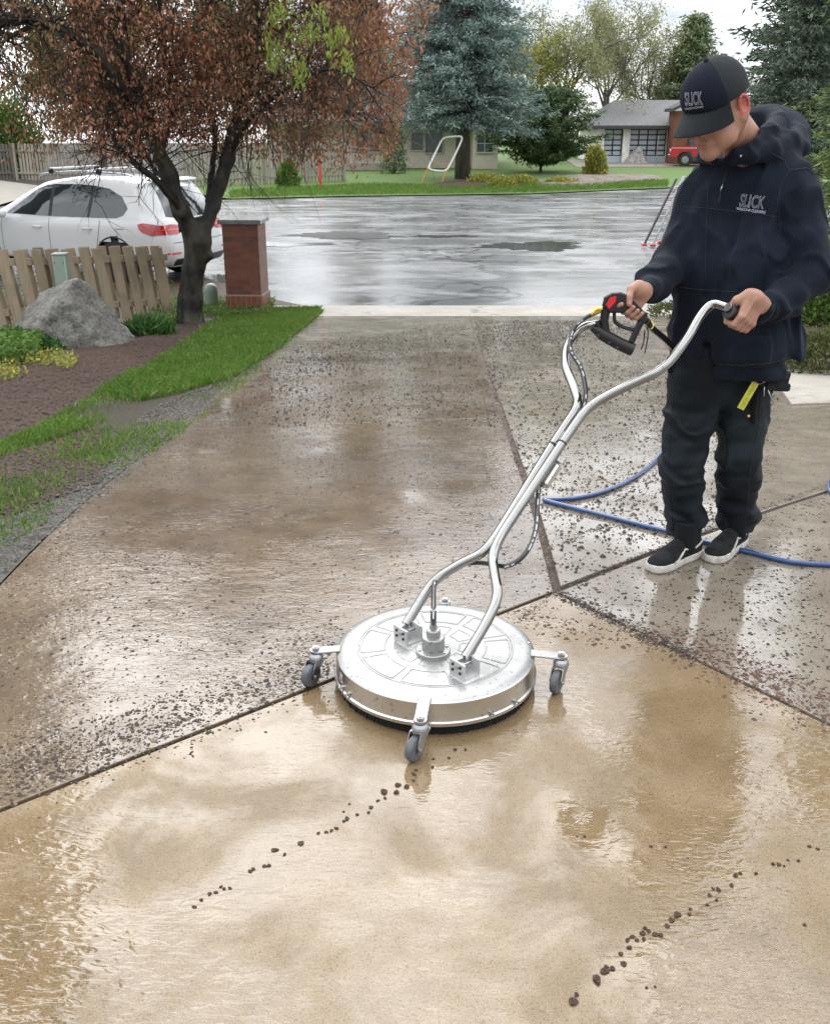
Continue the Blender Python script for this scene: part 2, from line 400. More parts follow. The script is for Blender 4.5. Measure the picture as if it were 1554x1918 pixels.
M['mulch'] = soil('wet_bark_mulch', (.028, .014, .008), (.092, .050, .031), 55, .7, .06)
M['mud'] = soil('flooded_gritty_mud', (.03, .025, .017), (.10, .088, .066), 70, .6, 1., .8, .012)
M['lawn_far'] = soil('far_lawn', (.07, .125, .024), (.11, .185, .036), 9, .9)
M['gravel'] = soil('rocky_ground', (.10, .075, .055), (.26, .22, .18), 3, .9)
M['joint'] = soil('debris_filled_joint', (.035, .018, .012), (.11, .07, .05), 140, .5, .6)
M['drive_far'] = plain('far_concrete_drive', (.24, .215, .18), .7, sc=3)

J = G(1040, 1108)[:2]; A0 = G(0, 1518)[:2]; dA = unit(J-A0); dC = unit(G(1554, 1357)[:2]-J)
AL = tuple(J-dA*3.2); AR = tuple(J+dA*5.2); CR = tuple(J+dC*3.6)
BT = G(873, 583)[:2]; dB = unit(BT-J); EL0 = G(0, 1092)[:2]; EL1 = G(597, 590)[:2]; dE = unit(EL0-EL1)
def isect(p, d, q, e):
    m = np.array([[d[0], -e[0]], [d[1], -e[1]]]); s = np.linalg.solve(m, np.asarray(q)-np.asarray(p)); return np.asarray(p)+d*s[0]
EB = isect(EL0, dE, J, dA)                         # where the left edge meets the diagonal joint
def inset(poly, d):
    n = len(poly); o = []; P = [np.asarray(p, float) for p in poly]
    ar = sum(P[i][0]*P[(i+1) % n][1]-P[(i+1) % n][0]*P[i][1] for i in range(n)); s = 1 if ar > 0 else -1
    for i in range(n):
        a, b, c = P[i-1], P[i], P[(i+1) % n]; u, v = unit(b-a), unit(c-b); nu = s*V3(-u[1], u[0]); nv = s*V3(-v[1], v[0]); w = nu+nv; w = w/max(.3, np.dot(w, nu)) ; o.append(tuple(b+w*d))
    return o
D0 = G(595, 795)[:2]; D1 = G(935, 782)[:2]; dD = unit(D1-D0)
DL = isect(EL0, dE, D0, dD); DR = isect(J, dB, D0, dD)
yT = 13.75; ET = EL1+dE*((yT-EL1[1])/dE[1]); BTc = J+dB*((yT-J[1])/dB[1])
DL2 = DL+V3(0.004, 3.7); DR2 = J+dB*((DL2[1]+.25-J[1])/dB[1])
jw = .008
tag(drape('ground', [(-70, -4), (70, -4), (70, 130), (-70, 130)], -.06, M['soil']), kind='structure')
base = drape('driveway_bed', [tuple(EB+V3(-1.4, -3)), (5.5, -3), (9, 4), (9, 9), (5.2, 14.), tuple(ET), tuple(EB)], -.012, M['joint'])
drape('driveway_slab', inset([EB, J, DR, DL], jw), 0, M['dirty'], thick=.04)
drape('driveway_slab', inset([DL, DR, DR2, DL2], jw*.6), 0, M['dirty'], thick=.04)
drape('driveway_slab', inset([DL2, DR2, BTc, ET], jw*.6), 0, M['damp'], thick=.04)
RB = [G(1228, 578)[:2], G(1262, 640)[:2], G(1430, 693)[:2], G(1478, 760)[:2], G(1700, 752)[:2]]
BTw = BTc+V3(.022, 0); Jw = J+V3(.016, .03)
drape('driveway_slab', inset([Jw, AR, (8.2, AR[1]-.5), tuple(RB[4]), tuple(RB[3]), tuple(RB[2]), tuple(RB[1]), (RB[0][0], yT), tuple(BTw)], jw), 0, M['damp'], thick=.04)
drape('driveway_slab', inset([J, CR, (8.2, AR[1]-.53), AR], jw), 0, M['damp'], thick=.04)
drape('driveway_slab', inset([AL, (AL[0]-1.5, -3), (CR[0]+2.5, -3), CR, J], jw), 0, M['clean'], thick=.04)
drape('driveway_slab', inset([RB[2]+V3(.03, .02), RB[3]+V3(.02, .02), RB[4]+V3(0, .02), (8.4, 9.), (6., 6.9+.9)], .002), .012, M['pale'], thick=.05)
# gutter and street
drape('gutter', inset([(-1.75, yT), (RB[0][0]+.4, yT), (4.6, 14.85), (-2.15, 14.85)], .004), .002, M['pale'], thick=.05)
SFAR = [G(-900, 352)[:2], G(0, 385)[:2], G(430, 372)[:2], G(640, 367)[:2], G(1000, 362)[:2], G(1250, 351)[:2], G(2300, 330)[:2]]
drape('street', [(-60, 15.6), (-9, 15.5), (-4.2, 15.2), (-3.1, 14.9), (-2.15, 14.86), (4.6, 14.86), (8, 15.6), (60, 17)]+[tuple(p) for p in SFAR[::-1]], -.03, M['asphalt'])
def blob(cx, cy, rx, ry, seed, n=72, rot=0.):
    rg = random.Random(seed); ph = [rg.uniform(0, 6.28) for _ in range(4)]; o = []
    for i in range(n):
        a = 2*math.pi*i/n; k = 1+.16*math.sin(2*a+ph[0])+.14*math.sin(3*a+ph[1])+.12*math.sin(5*a+ph[2])+.10*math.sin(9*a+ph[3])+.10*math.sin(17*a+ph[1])+rg.uniform(-.08, .08)
        x, y = rx*k*math.cos(a), ry*k*math.sin(a); o.append((cx+x*math.cos(rot)-y*math.sin(rot), cy+x*math.sin(rot)+y*math.cos(rot)))
    return o
for i, (px, py, rx, ry, rt) in enumerate([(645, 438, 1.35, .8, .1), (1000, 458, 1.25, .75, .06), (830, 440, .7, .3, .1), (400, 520, .5, .8, 0), (470, 455, 1.6, .5, .1)]):
    p = G(px, py); drape('puddle', blob(p[0], p[1], rx, ry, 5+i, rot=rt), -.024, M['water'])
# far side: lawn, rocks, drives
drape('lawn', [tuple(p) for p in SFAR[2:]]+[(60, 110), (-14, 110), (-10.5, 43.5)], .01, M['lawn_far'])
drape('far_driveway', [G(-900, 352)[:2], G(0, 384)[:2], G(100, 352)[:2], G(0, 338)[:2], G(-900, 335)[:2]], .02, M['drive_far'])
g1 = [G(*p)[:2] for p in ((1080, 313), (1560, 312), (1560, 300), (1060, 300))]
drape('far_driveway', g1, .03, M['drive_far'])
# left side: bed, turf, flooded grit
def pix_poly(ps): return [tuple(G(*p)[:2]) for p in ps]
TURF_UP = [(600, 578), (560, 580), (470, 585), (405, 600), (352, 640), (270, 690), (180, 742), (60, 800), (-40, 850)]
TURF_DN = [(-40, 975), (60, 945), (160, 902), (235, 840), (290, 790), (300, 765), (350, 738), (430, 712), (520, 655), (600, 586)]
MULCH = pix_poly([(-900, 640), (-60, 560), (120, 540), (330, 520), (350, 508), (520, 560), (600, 578)])+pix_poly(TURF_UP[1:])+pix_poly([(-300, 960)])+[(-6.5, 5.2), (-14, 8.0)]
drape('mulch_bed', [(-2.2, -3.1), (-2.0, 1.5), (-2.4, 3.6), (-2.6, 4.9), (-6.4, 5.15), (-14, 7.9), (-14, -3.1)][::-1], -.02, M['mulch'])
drape('mulch_bed', MULCH, -.012, M['mulch'])
drape('turf', pix_poly(TURF_UP+TURF_DN), -.004, M['soil'])
edge = [tuple(EL1), tuple(EL0+V3(.0, 0)), tuple(EB), AL, (AL[0]-1.5, -3.2), (AL[0]-2.6, -3.2), (-3.0, 1.6), (-2.9, 3.6)]
drape('flooded_verge', [tuple(p-V3(.008, 0)) for p in map(np.asarray, edge)]+pix_poly([(-40, 845)])+pix_poly([(60, 800), (180, 742), (270, 690), (352, 650), (470, 600), (590, 582)]), -.009, M['mud'])
# right side bed
RBED = [tuple(RB[1]+V3(.03, 0)), tuple(RB[2]+V3(.05, .0)), (6.0, 7.85), (8.4, 9.05), (14, 11), (14, 15.5), (8, 15.4), (4.65, 14.8), (RB[0][0]+.05, yT+.02)]
drape('mulch_bed', RBED, .004, M['mulch'])
# ---------------------------------------------------------------- vegetation
def leaf_quads(C, dirs, ln, wd, rng, fold=0.):
    """a pointed 4-corner leaf at each centre, long axis along dirs"""
    n = len(C); d = dirs/np.linalg.norm(dirs, axis=1)[:, None]; r = rng.normal(size=(n, 3)); s = np.cross(d, r); s /= np.linalg.norm(s, axis=1)[:, None]+1e-9
    ln = np.broadcast_to(ln, (n,))[:, None]; wd = np.broadcast_to(wd, (n,))[:, None]
    V = np.stack([C-d*ln*.5, C+s*wd*.5-d*ln*.05, C+d*ln*.5, C-s*wd*.5-d*ln*.05], 1).reshape(-1, 3)
    return V, np.arange(4*n).reshape(n, 4)
def leaves(name, C, dirs, ln, wd, mat, parent, rng):
    V, F = leaf_quads(np.asarray(C), np.asarray(dirs), ln, wd, rng); return link(name, npmesh(name, V, F, 4), mat, parent)
def limb(mb, P, r0, r1, n=7, wob=.0, rng=None):
    P = spline(P, 4); m = len(P)
    if wob: P = [p+rng.normal(size=3)*wob for p in P]
    mb.tube(P, [r0+(r1-r0)*(i/(m-1))**.8 for i in range(m)], n); return P
def twigs(mb, rng, p, d, ln, r, depth, out, droop=0., spread=.6, nseg=4, kids=(3, 5), shrink=.62, sides=4):
    P = [np.asarray(p, float)]; q = unit(d)
    for i in range(nseg): q = unit(q+rng.normal(size=3)*.16+V3(0, 0, -droop)); P.append(P[-1]+q*ln/nseg)
    mb.tube(P, [r*(1-.65*i/nseg) for i in range(nseg+1)], sides, caps=False)
    if depth == 0: out.append(P); return
    for k in range(rng.integers(*kids)):
        t = rng.uniform(.25, 1); i = min(int(t*nseg), nseg-1); b = P[i]+(P[i+1]-P[i])*(t*nseg-i)
        nd = unit(unit(P[i+1]-P[i])+rng.normal(size=3)*spread); twigs(mb, rng, b, nd, ln*shrink*rng.uniform(.7, 1.2), r*.55, depth-1, out, droop, spread, nseg, kids, shrink, sides)
def bark(name, c1, c2, sc=6, moss=None):
    t = NT(name); v = t.co((sc*2.5, sc*2.5, sc*.5)); a = t.noise(1, 6, .7, v)
    c = t.mix(t.ramp(a, (.35, 0), (.65, 1)), c1, c2)
    if moss: c = t.mix(t.math('MULTIPLY', t.ramp(t.noise(2.4, 3), (.5, 0), (.62, 1)), .6), c, moss)
    t.set(Base_Color=c, Roughness=.55, Normal=t.bump(a, .9, .03)); return t.m
M['bark_dark'] = bark('wet_black_bark', (.004, .0035, .003), (.026, .021, .017), 5, (.05, .048, .016))
M['bark_grey'] = bark('grey_bark', (.05, .042, .035), (.14, .12, .10), 2)
M['leaf_red'] = leafmat('copper_red_leaves', (.19, .080, .042), (.46, .23, .13), .4, c3=(.58, .30, .18), sc=.9)
M['leaf_brown'] = leafmat('brown_olive_leaves', (.13, .075, .036), (.31, .20, .10), .4, sc=1.1)
M['leaf_lime'] = leafmat('lime_leaves', (.20, .28, .05), (.40, .48, .11), .4)
M['spruce_blue'] = leafmat('blue_green_needles', (.12, .175, .155), (.33, .42, .375), .1, .6, sc=.8)
M['spruce_dark'] = leafmat('dark_green_needles', (.03, .055, .03), (.10, .145, .07), .1, .6, sc=.6)
M['fir_green'] = leafmat('green_fir_needles', (.05, .085, .028), (.17, .24, .075), .15, .55, c3=(.24, .30, .08))
M['pine_green'] = leafmat('mid_green_needles', (.04, .075, .03), (.11, .165, .06), .1, .6)
M['leaf_green'] = leafmat('fresh_green_leaves', (.07, .14, .025), (.17, .28, .06), .3)
M['leaf_deep'] = leafmat('deep_green_leaves', (.03, .09, .025), (.09, .20, .05), .2)
M['leaf_bush'] = leafmat('grey_green_leaves', (.10, .15, .06), (.24, .30, .14), .2)
M['leaf_bud'] = leafmat('olive_spring_buds', (.19, .20, .09), (.38, .38, .18), .35)
M['leaf_yellow'] = leafmat('yellow_green_leaves', (.17, .20, .05), (.40, .40, .10), .3, c3=(.55, .45, .06))

M['spruce_grey'] = leafmat('grey_green_needles', (.05, .08, .055), (.17, .225, .15), .1, .6)
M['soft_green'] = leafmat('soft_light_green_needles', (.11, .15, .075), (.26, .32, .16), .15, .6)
# --- the copper-leaved tree by the fence, its trunk splitting low down
rng = np.random.default_rng(11)
T0 = G(355, 604); YT = float(T0[1])
tree = empty('copper_tree', T0, 'wet black-barked tree with coppery brown leaves standing in the mulch beside the brick pillar', 'tree')
mb = MB(); tl = lambda px, py, dy=0: D(px, py, YT+dy)-T0
trk = SDFV = None
def trunk_sdf(X, Y, Z):
    k = .06
    s = s_chain(X, Y, Z, [tl(352, 612), tl(356, 560), tl(362, 500), tl(372, 450), tl(374, 425)], [.17, .14, .125, .15, .125], k)
    s = smin(s, s_chain(X, Y, Z, [tl(362, 450), tl(340, 395, -.1), tl(318, 330, -.15), tl(290, 262, -.2)], [.105, .095, .09, .075], k), .05)
    s = smin(s, s_chain(X, Y, Z, [tl(378, 440), tl(400, 385, .1), tl(425, 300, .15), tl(440, 235, .2)], [.105, .08, .072, .06], k), .05)
    s = smin(s, s_cap(X, Y, Z, tl(383, 480), tl(392, 478, -.03), .075, .05), .05)
    for a, b in ((tl(340, 604), tl(318, 612)), (tl(366, 604), tl(380, 614, -.1)), (tl(350, 600), tl(352, 615, -.25))): s = smin(s, s_cap(X, Y, Z, a, b, .09, .05), .09)
    return s-.014*nz3(X*2.2, Y*2.2, Z*.45, 26, 4, 4)-.009*np.sin(np.arctan2(Y, X)*7+Z*3)-.012*np.abs(nz3(X*2, Y*2, Z*.3, 34, 9, 3))
P, F = nets(trunk_sdf, (-.75, -.5, -.15), (.9, .55, 2.55), .022)
trunkm = [P, F]
limbs = []
def LB(ps, r0, r1, wob=.008): limbs.append((limb(mb, [tl(*p) for p in ps], r0, r1, 8, wob, rng), r0))
LB([(292, 268, -.2), (262, 190, -.3), (240, 110, -.4), (228, 40, -.4), (222, -60, -.4)], .085, .03)
LB([(285, 225, -.2), (225, 160, -.6), (180, 100, -.8), (110, 55, -.9), (40, 38, -1.), (-40, 60, -1.1)], .075, .04)
LB([(150, 72, -.9), (90, 45, -1.), (20, 25, -1.1), (-60, 20, -1.1)], .035, .02)
LB([(60, 50, -1.), (10, 75, -1.), (-30, 120, -1.)], .03, .012)
LB([(345, 400, -.1), (300, 345, -.4), (240, 295, -.6), (212, 262, -.7), (180, 200, -.8)], .05, .02)
LB([(325, 340, -.1), (292, 320, .3), (262, 270, .5), (235, 225, .6), (190, 140, .8)], .035, .014)
LB([(300, 290, -.1), (318, 200, .1), (310, 120, .2), (300, 20, .3), (290, -80, .3)], .05, .02)
LB([(440, 240, .2), (452, 180, .2), (475, 120, .1), (480, 40, .1), (478, -60, 0)], .07, .03)
LB([(445, 200, .2), (500, 150, .4), (560, 115, .6), (640, 90, .8), (720, 70, .9)], .045, .015)
LB([(392, 380, .1), (396, 320, .3), (402, 240, .5), (380, 160, .7), (360, 60, .9)], .05, .02)
LB([(430, 290, .2), (480, 210, -.2), (560, 150, -.4), (630, 130, -.5), (700, 165, -.6)], .04, .012)
LB([(470, 130, .1), (520, 60, .3), (600, 0, .5), (660, -60, .6)], .045, .015)
LB([(240, 110, -.4), (180, 20, .2), (120, -60, .5)], .04, .02)
LB([(360, 60, .9), (440, -60, .9), (540, -160, .6)], .03, .015)
LB([(222, -50, -.4), (200, -200, -.2), (180, -330, 0)], .03, .01)
LB([(290, -70, .3), (330, -220, .2), (350, -380, 0)], .03, .01)
LB([(478, -50, 0), (500, -200, -.3), (520, -350, -.4)], .03, .01)
LB([(500, 180, .3), (570, 200, .5), (650, 210, .7), (720, 250, .8)], .028, .01)
tips = []
for Pl, r0 in limbs:
    m = len(Pl)
    for i in range(3, m):
        for k in range(3):
            if Pl[i][2] < 1.85 and rng.uniform() < .88: continue
            d = rng.normal(size=3)+V3(0, 0, .25 if Pl[i][2] > 2.3 else .8); twigs(mb, rng, Pl[i], d, rng.uniform(.55, 1.0), .011, 2, tips, .05, .7, 4, (2, 4), .68, 3)
me = npmesh('t', trunkm[0], trunkm[1], 4)
mb2 = MB(); mb2.v = [tuple(v) for v in trunkm[0]]; mb2.f = [tuple(f) for f in trunkm[1]]; mb2.add(mb.v, mb.f)
bpy.data.meshes.remove(me)
mb2.build('trunk', M['bark_dark'], tree, smooth=True, sharp=3)
# leaves hang in little bunches from the twigs; the crown's lower edge is taken from the photograph
TP = np.array([p for t in tips for p in (t[-1], t[-2], t[2])])
def crown_keep(P):
    W_ = P+T0; z = W_[:, 2]-EYE; dep = W_[:, 1]*math.cos(PITCH)-z*math.sin(PITCH); up = W_[:, 1]*math.sin(PITCH)+z*math.cos(PITCH)
    px = CXP+FPX*W_[:, 0]/dep; py = CYP-FPX*up/dep
    lim = np.interp(px, [-300, 0, 60, 130, 190, 240, 300, 330, 400, 470, 520, 590, 640, 690, 735, 770, 800, 900], [290, 300, 330, 250, 305, 300, 285, 250, 285, 290, 305, 318, 315, 335, 300, 160, 60, -200])
    return py < lim+rng.normal(size=len(px))*14
extra = rng.uniform((-3.6, -1.5, 2.0), (3.3, 1.9, 4.9), (520, 3)); r_ = ((extra[:, 0]-.1)/3.6)**2+(extra[:, 1]/1.9)**2+((extra[:, 2]-3.1)/1.9)**2; extra = extra[r_ < 1]
TP = np.concatenate([TP, extra]); TP = TP[crown_keep(TP)]; TP = TP[(TP[:, 1] > -.35) | (rng.uniform(size=len(TP)) < .3)]
print('tips', len(TP))
top = np.array([rng.uniform(-3, 2.8, 700), rng.uniform(-1.5, 1.6, 700), rng.uniform(4.3, 5.6, 700)]).T; r_ = (top[:, 0]/3.2)**2+(top[:, 1]/1.7)**2+((top[:, 2]-4)/1.7)**2; top = top[r_ < 1]
per = 7
def bunch(base, per, sp, ln, dz):
    C = np.repeat(base, per, 0)+rng.normal(size=(len(base)*per, 3))*V3(sp, sp, sp*.8); C[:, 2] += dz*rng.uniform(0, 1, len(C))
    Dn = rng.normal(size=C.shape)*.55+V3(0, 0, -1); return C, Dn, rng.uniform(.6, 1.25, len(C))*ln
sel = rng.uniform(size=len(TP)); br = (nz3(TP[:, 0], TP[:, 1], TP[:, 2], 1.3, 3)+(sel-.5)*.9-TP[:, 0]*.12) > .15
for nm, mt, mk in (('foliage', 'leaf_red', ~br), ('foliage', 'leaf_brown', br)):
    C, Dn, ln = bunch(TP[mk], per, .10, .064, -.14); kk = crown_keep(C+V3(0, 0, .0)); C, Dn, ln = C[kk], Dn[kk], ln[kk]
    o = leaves(nm, C, Dn, ln, ln*.42, M[mt], tree, rng)
C, Dn, ln = bunch(top, 26, .2, .09, -.2); leaves('foliage', C, Dn, ln, ln*.6, M['leaf_red'], tree, rng)
lime = []
for px, py, r in ((512, 30, .08), (520, 95, .09), (560, 60, .13), (575, 68, .10), (600, 28, .09), (558, 125, .12), (562, 148, .1), (622, 72, .08), (632, 95, .13), (645, 118, .12), (515, 120, .07), (505, 82, .08), (530, 18, .08), (640, 62, .05)):
    n = 46; c = tl(px, py, -1.35); lime.append(c+rng.normal(size=(n, 3))*V3(r, r, r*1.1)*.6)
C = np.concatenate(lime); leaves('new_foliage', C, rng.normal(size=C.shape)*.4+V3(0, 0, -1), .07, .024, M['leaf_lime'], tree, rng)

# --- conifers
def conifer(name, base, H, R, label, mat, seed, clear=.08, dens=1., cat='conifer', group=None, tuft=.3, ndl=(.16, .035), droop=.12, top=.05, trunk_r=None, per=26, shape=.85, bk='bark_grey', levels=None, stiff=.9):
    rng = np.random.default_rng(seed); root = empty(name, base, label, cat, group); tb = MB(); tr = trunk_r or H*.02
    tb.tube([(0, 0, -.2), (0, 0, H*.3), (rng.normal()*.05, 0, H*.65), (0, 0, H)], [tr*1.1, tr*.8, tr*.45, .02], 9)
    Cs = []; Ds = []; nl = levels or int(H/.38)
    for i in range(nl):
        t = (i+.5)/nl; z = H*(clear+(1-clear)*t); rr = R*((1-t)**shape+top)*(1-.25*(t < .08))
        nb = max(4, int((7+9*(1-t))*dens))
        for k in range(nb):
            a = rng.uniform(0, 6.283); L_ = rr*rng.uniform(.62, 1.12); up = .15*(1-2*(1-t))+.05
            d = V3(math.cos(a), math.sin(a), 0); ns = max(3, int(L_/tuft*1.15)); P = []
            for j in range(ns+1):
                s = j/ns; P.append(V3(0, 0, z)+d*L_*s+V3(0, 0, -droop*L_*s*(1.3-.6*s)+up*L_*s*.4)+rng.normal(size=3)*.03*L_*s)
            tb.tube(P, [max(.008, tr*.22*(1-j/ns)) for j in range(ns+1)], 3, caps=False)
            for j in range(1, ns+1):
                if j/ns < .25: continue
                w = tuft*(1.25-.5*j/ns); m = int(per*(.6+.6*(1-j/ns)))
                off = rng.normal(size=(m, 3))*V3(w*.55, w*.55, w*.22); off[:, 2] -= np.abs(rng.normal(size=m))*w*.25
                Cs.append(P[j]+off); Ds.append(d*stiff+rng.normal(size=(m, 3))*.55+V3(0, 0, -.12))
    C = np.concatenate(Cs); Dd = np.concatenate(Ds)
    tb.build('trunk', M[bk], root, smooth=True, sharp=3); ln = rng.uniform(.7, 1.3, len(C))*ndl[0]
    leaves('crown', C, Dd, ln, ln*ndl[1]/ndl[0], M[mat], root, rng); return root
sp = G(866, 335)
conifer('blue_spruce', sp, 14.5, 3.9, 'tall blue-green spruce with a bare lower trunk on the lawn across the street', 'spruce_blue', 3, clear=.18, tuft=.42, ndl=(.21, .055), droop=.2, trunk_r=.36, per=62, dens=1.15)
p = G(1010, 330); p[1] += 1
conifer('bushy_pine', G(1012, 322), 3.8, 2.6, 'broad dark green young pine beside the blue spruce, growing to the ground', 'pine_green', 5, clear=.03, tuft=.3, ndl=(.22, .06), droop=-.55, per=30, dens=1.3, shape=.5, top=.3, levels=13, stiff=.4)
# right-hand evergreens (near, behind the man)
conifer('fir_tree', V3(6.45, 12.9, -.75), 10, 1.9, 'bright green fir with drooping sprays close behind the man at the right', 'fir_green', 8, clear=.03, tuft=.26, ndl=(.10, .02), droop=.35, per=80, dens=1.3)
conifer('fir_tree', V3(8.4, 17.5, -.9), 9.6, 1.9, 'second green fir, half hidden behind the nearest fir at the right edge', 'fir_green', 9, clear=.03, tuft=.3, ndl=(.13, .03), droop=.35, per=55)
conifer('spruce_tree', V3(9.3, 26, -.9), 9.0, 1.55, 'grey-green spruce rising just to the right of the man\'s cap', 'spruce_grey', 10, clear=.04, tuft=.32, ndl=(.16, .045), droop=.2, per=50)
conifer('spruce_tree', V3(14.2, 38, -.9), 17, 3.2, 'tall dark open-branched spruce behind the grey-green one', 'spruce_dark', 12, clear=.1, tuft=.5, ndl=(.28, .07), droop=.25, per=34, dens=.9)
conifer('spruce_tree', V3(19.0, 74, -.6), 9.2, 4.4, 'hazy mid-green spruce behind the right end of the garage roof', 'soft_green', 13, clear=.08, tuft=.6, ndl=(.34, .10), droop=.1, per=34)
conifer('spruce_tree', V3(-4.0, 76, -.4), 15., 3.4, 'dark spruce seen through the copper crown, left of the blue spruce', 'spruce_dark', 14, clear=.1, tuft=.6, ndl=(.42, .14), droop=.2, per=16)
conifer('spruce_tree', V3(-9.2, 17.5, -.9), 23, 3.0, 'tall dark spruce at the far left edge beyond the parked car', 'spruce_dark', 15, clear=.2, tuft=.5, ndl=(.26, .08), droop=.2, per=26, dens=.8)
# --- spring trees behind the garage and the houses
def spring_tree(base, H, R, label, seed, mat='leaf_bud', nleaf=9000, ls=.16, cat='tree', trunk=None, group='trees in spring bud behind the houses', shape=1., depth=3):
    rng = np.random.default_rng(seed); root = empty('budding_tree', base, label, cat, group); mb = MB(); tp = []; tr = trunk or H*.018
    mb.tube([(0, 0, -.2), (.1, 0, H*.2), (0, .1, H*.42)], [tr*1.2, tr, tr*.75], 8)
    for k in range(7):
        a = k*2.4+rng.uniform(0, .6); d = V3(math.cos(a)*.5, math.sin(a)*.5, 1.); twigs(mb, rng, V3(0, 0, H*rng.uniform(.2, .42)), d, H*.42, tr*.5, depth, tp, -.03, .55, 4, (3, 6), .6, 3)
    mb.build('trunk', M['bark_grey'], root); T = np.array([p for t in tp for p in t[1:]]); C = T[rng.integers(0, len(T), nleaf)]+rng.normal(size=(nleaf, 3))*.28
    leaves('crown', C, rng.normal(size=C.shape), rng.uniform(.6, 1.3, nleaf)*ls, rng.uniform(.6, 1.3, nleaf)*ls*.55, M[mat], root, rng); return root
spring_tree(V3(9.6, 68, -.6), 9.6, 3, 'bare-topped tree in yellowish bud directly behind the left end of the garage roof', 21, nleaf=11000)
spring_tree(V3(12.8, 72, -.6), 10.6, 3, 'tallest thin budding tree behind the middle of the garage roof', 22, nleaf=7000)
spring_tree(V3(15.8, 74, -.6), 8.6, 3, 'thin budding tree behind the right part of the garage roof', 23, nleaf=8000)
spring_tree(V3(7.2, 66, -.6), 7.2, 3, 'low olive-leaved tree between the young pine and the garage', 24, mat='leaf_yellow', nleaf=8000)
spring_tree(V3(-3.5, 62, -.5), 9.5, 3, 'pale budding tree behind the beige house', 25, nleaf=5500)
spring_tree(V3(-15.5, 52, -.6), 9., 3, 'green-leaved tree behind the far left fence', 26, mat='leaf_green', nleaf=16000, ls=.22)
spring_tree(V3(-10, 60, -.6), 10, 3, 'tall budding tree behind the car, seen through the copper crown', 27, mat='leaf_bush', nleaf=12000, ls=.2)
def bush(name, base, rx, ry, rz, label, mat, seed, n, ln, wd, cat='shrub', group=None, up=.5, lift=.5, stems=10):
    rng = np.random.default_rng(seed); root = empty(name, base, label, cat, group); d = rng.normal(size=(n, 3)); d /= np.linalg.norm(d, axis=1)[:, None]; d[:, 2] = np.abs(d[:, 2])*1.0-.25*rng.uniform(size=n)
    k = 1+.22*nz3(d[:, 0], d[:, 1], d[:, 2], 3.2, seed, 3); r = (rng.uniform(.25, 1, n)**.45)*k; C = d*r[:, None]*V3(rx, ry, rz)+V3(0, 0, rz*.12)
    C[:, 2] = np.maximum(C[:, 2], .01); mb = MB()
    for i in range(stems): a = d[i]*V3(rx, ry, rz)*.7; mb.tube([(0, 0, -.03), a*.5+V3(0, 0, .02), a+V3(0, 0, .03)], [.006+rz*.012, .004+rz*.006, .003], 4)
    mb.build('stems', M['bark_grey'], root); l = rng.uniform(.6, 1.3, n)*ln
    leaves('leaves', C, d+rng.normal(size=(n, 3))*.6+V3(0, 0, up), l, l*wd/ln, M[mat], root, rng); return root
bush('flowering_bush', G(1113, 335), .62, .6, 1.45, 'small upright shrub with yellowish tips in front of the garage lawn', 'leaf_yellow', 31, 3500, .15, .08)
bush('garden_shrub', G(540, 350), .55, .5, 1.25, 'small green shrub in front of the slatted fence', 'leaf_green', 32, 1600, .14, .07)
bush('garden_shrub', G(15, 330)+V3(-.6, 1, 0), 2.4, 1.6, 3.6, 'big leafy green shrub at the far left edge behind the car', 'leaf_green', 33, 9000, .22, .13)
bush('garden_shrub', G(736, 327)+V3(0, 1.2, 0), .7, .7, 3.3, 'pale silvery-leaved shrub against the beige house', 'leaf_bush', 38, 1500, .16, .09)
for i, (px, py, rx, rz, n) in enumerate([(905, 345, .8, .5, 1200), (940, 350, .7, .45, 1000), (975, 345, .9, .4, 1200), (1050, 345, .9, .3, 900)]):
    bush('low_shrub', G(px, py), rx, .7, rz, ['yellow-green low plant directly right of the spruce trunk', 'yellow-green low plant second from the spruce trunk', 'yellow-green low plant in front of the young pine', 'flat yellow-green plant at the right end of the far rockery'][i], 'leaf_yellow', 40+i, n, .13, .07, 'shrub', 'low plants in the far rockery')
# ---------------------------------------------------------------- masonry, fences, car, far houses
def patch(name, poly, bvh, dirv, u, v, org, off, mat, parent, step=.05, thick=0., ngon_pts=None):
    """lay a flat outline on a curved body: poly in (u,v) coordinates about org, cast along dirv"""
    bm = bmesh.new(); u = unit(u); v = unit(v); org = np.asarray(org, float); dirv = unit(dirv)
    vs = [bm.verts.new((x, y, 0)) for x, y in poly]; bm.faces.new(vs)
    xs = [p[0] for p in poly]; ys = [p[1] for p in poly]
    for c, no, rg_ in ((0, (1, 0, 0), np.arange(min(xs)+step, max(xs), step)), (1, (0, 1, 0), np.arange(min(ys)+step, max(ys), step))):
        for t in rg_: bmesh.ops.bisect_plane(bm, geom=bm.verts[:]+bm.edges[:]+bm.faces[:], plane_co=(t, t, 0), plane_no=no)
    bmesh.ops.triangulate(bm, faces=bm.faces)
    project(bm.verts, bvh, dirv, u, v, org, off); return finish(bm, name, mat, parent, dirv)
def project(verts, bvh, dirv, u, v, org, off):
    bad = []
    for w in verts:
        q = org+u*w.co.x+v*w.co.y; h = bvh.ray_cast(Vector(q), Vector(dirv))
        if h[0] is None: bad.append(w); continue
        n = h[1]; n = -n if n.dot(Vector(dirv)) > 0 else n
        w.co = h[0]+n*(off+0*w.co.z)
    return bad
def finish(bm, name, mat, parent, dirv):
    for f in bm.faces:
        f.normal_update()
        if f.normal.dot(Vector(dirv)) > 0: f.normal_flip()
    me = bpy.data.meshes.new(name); bm.to_mesh(me); bm.free(); return link(name, me, mat, parent, smooth=True)
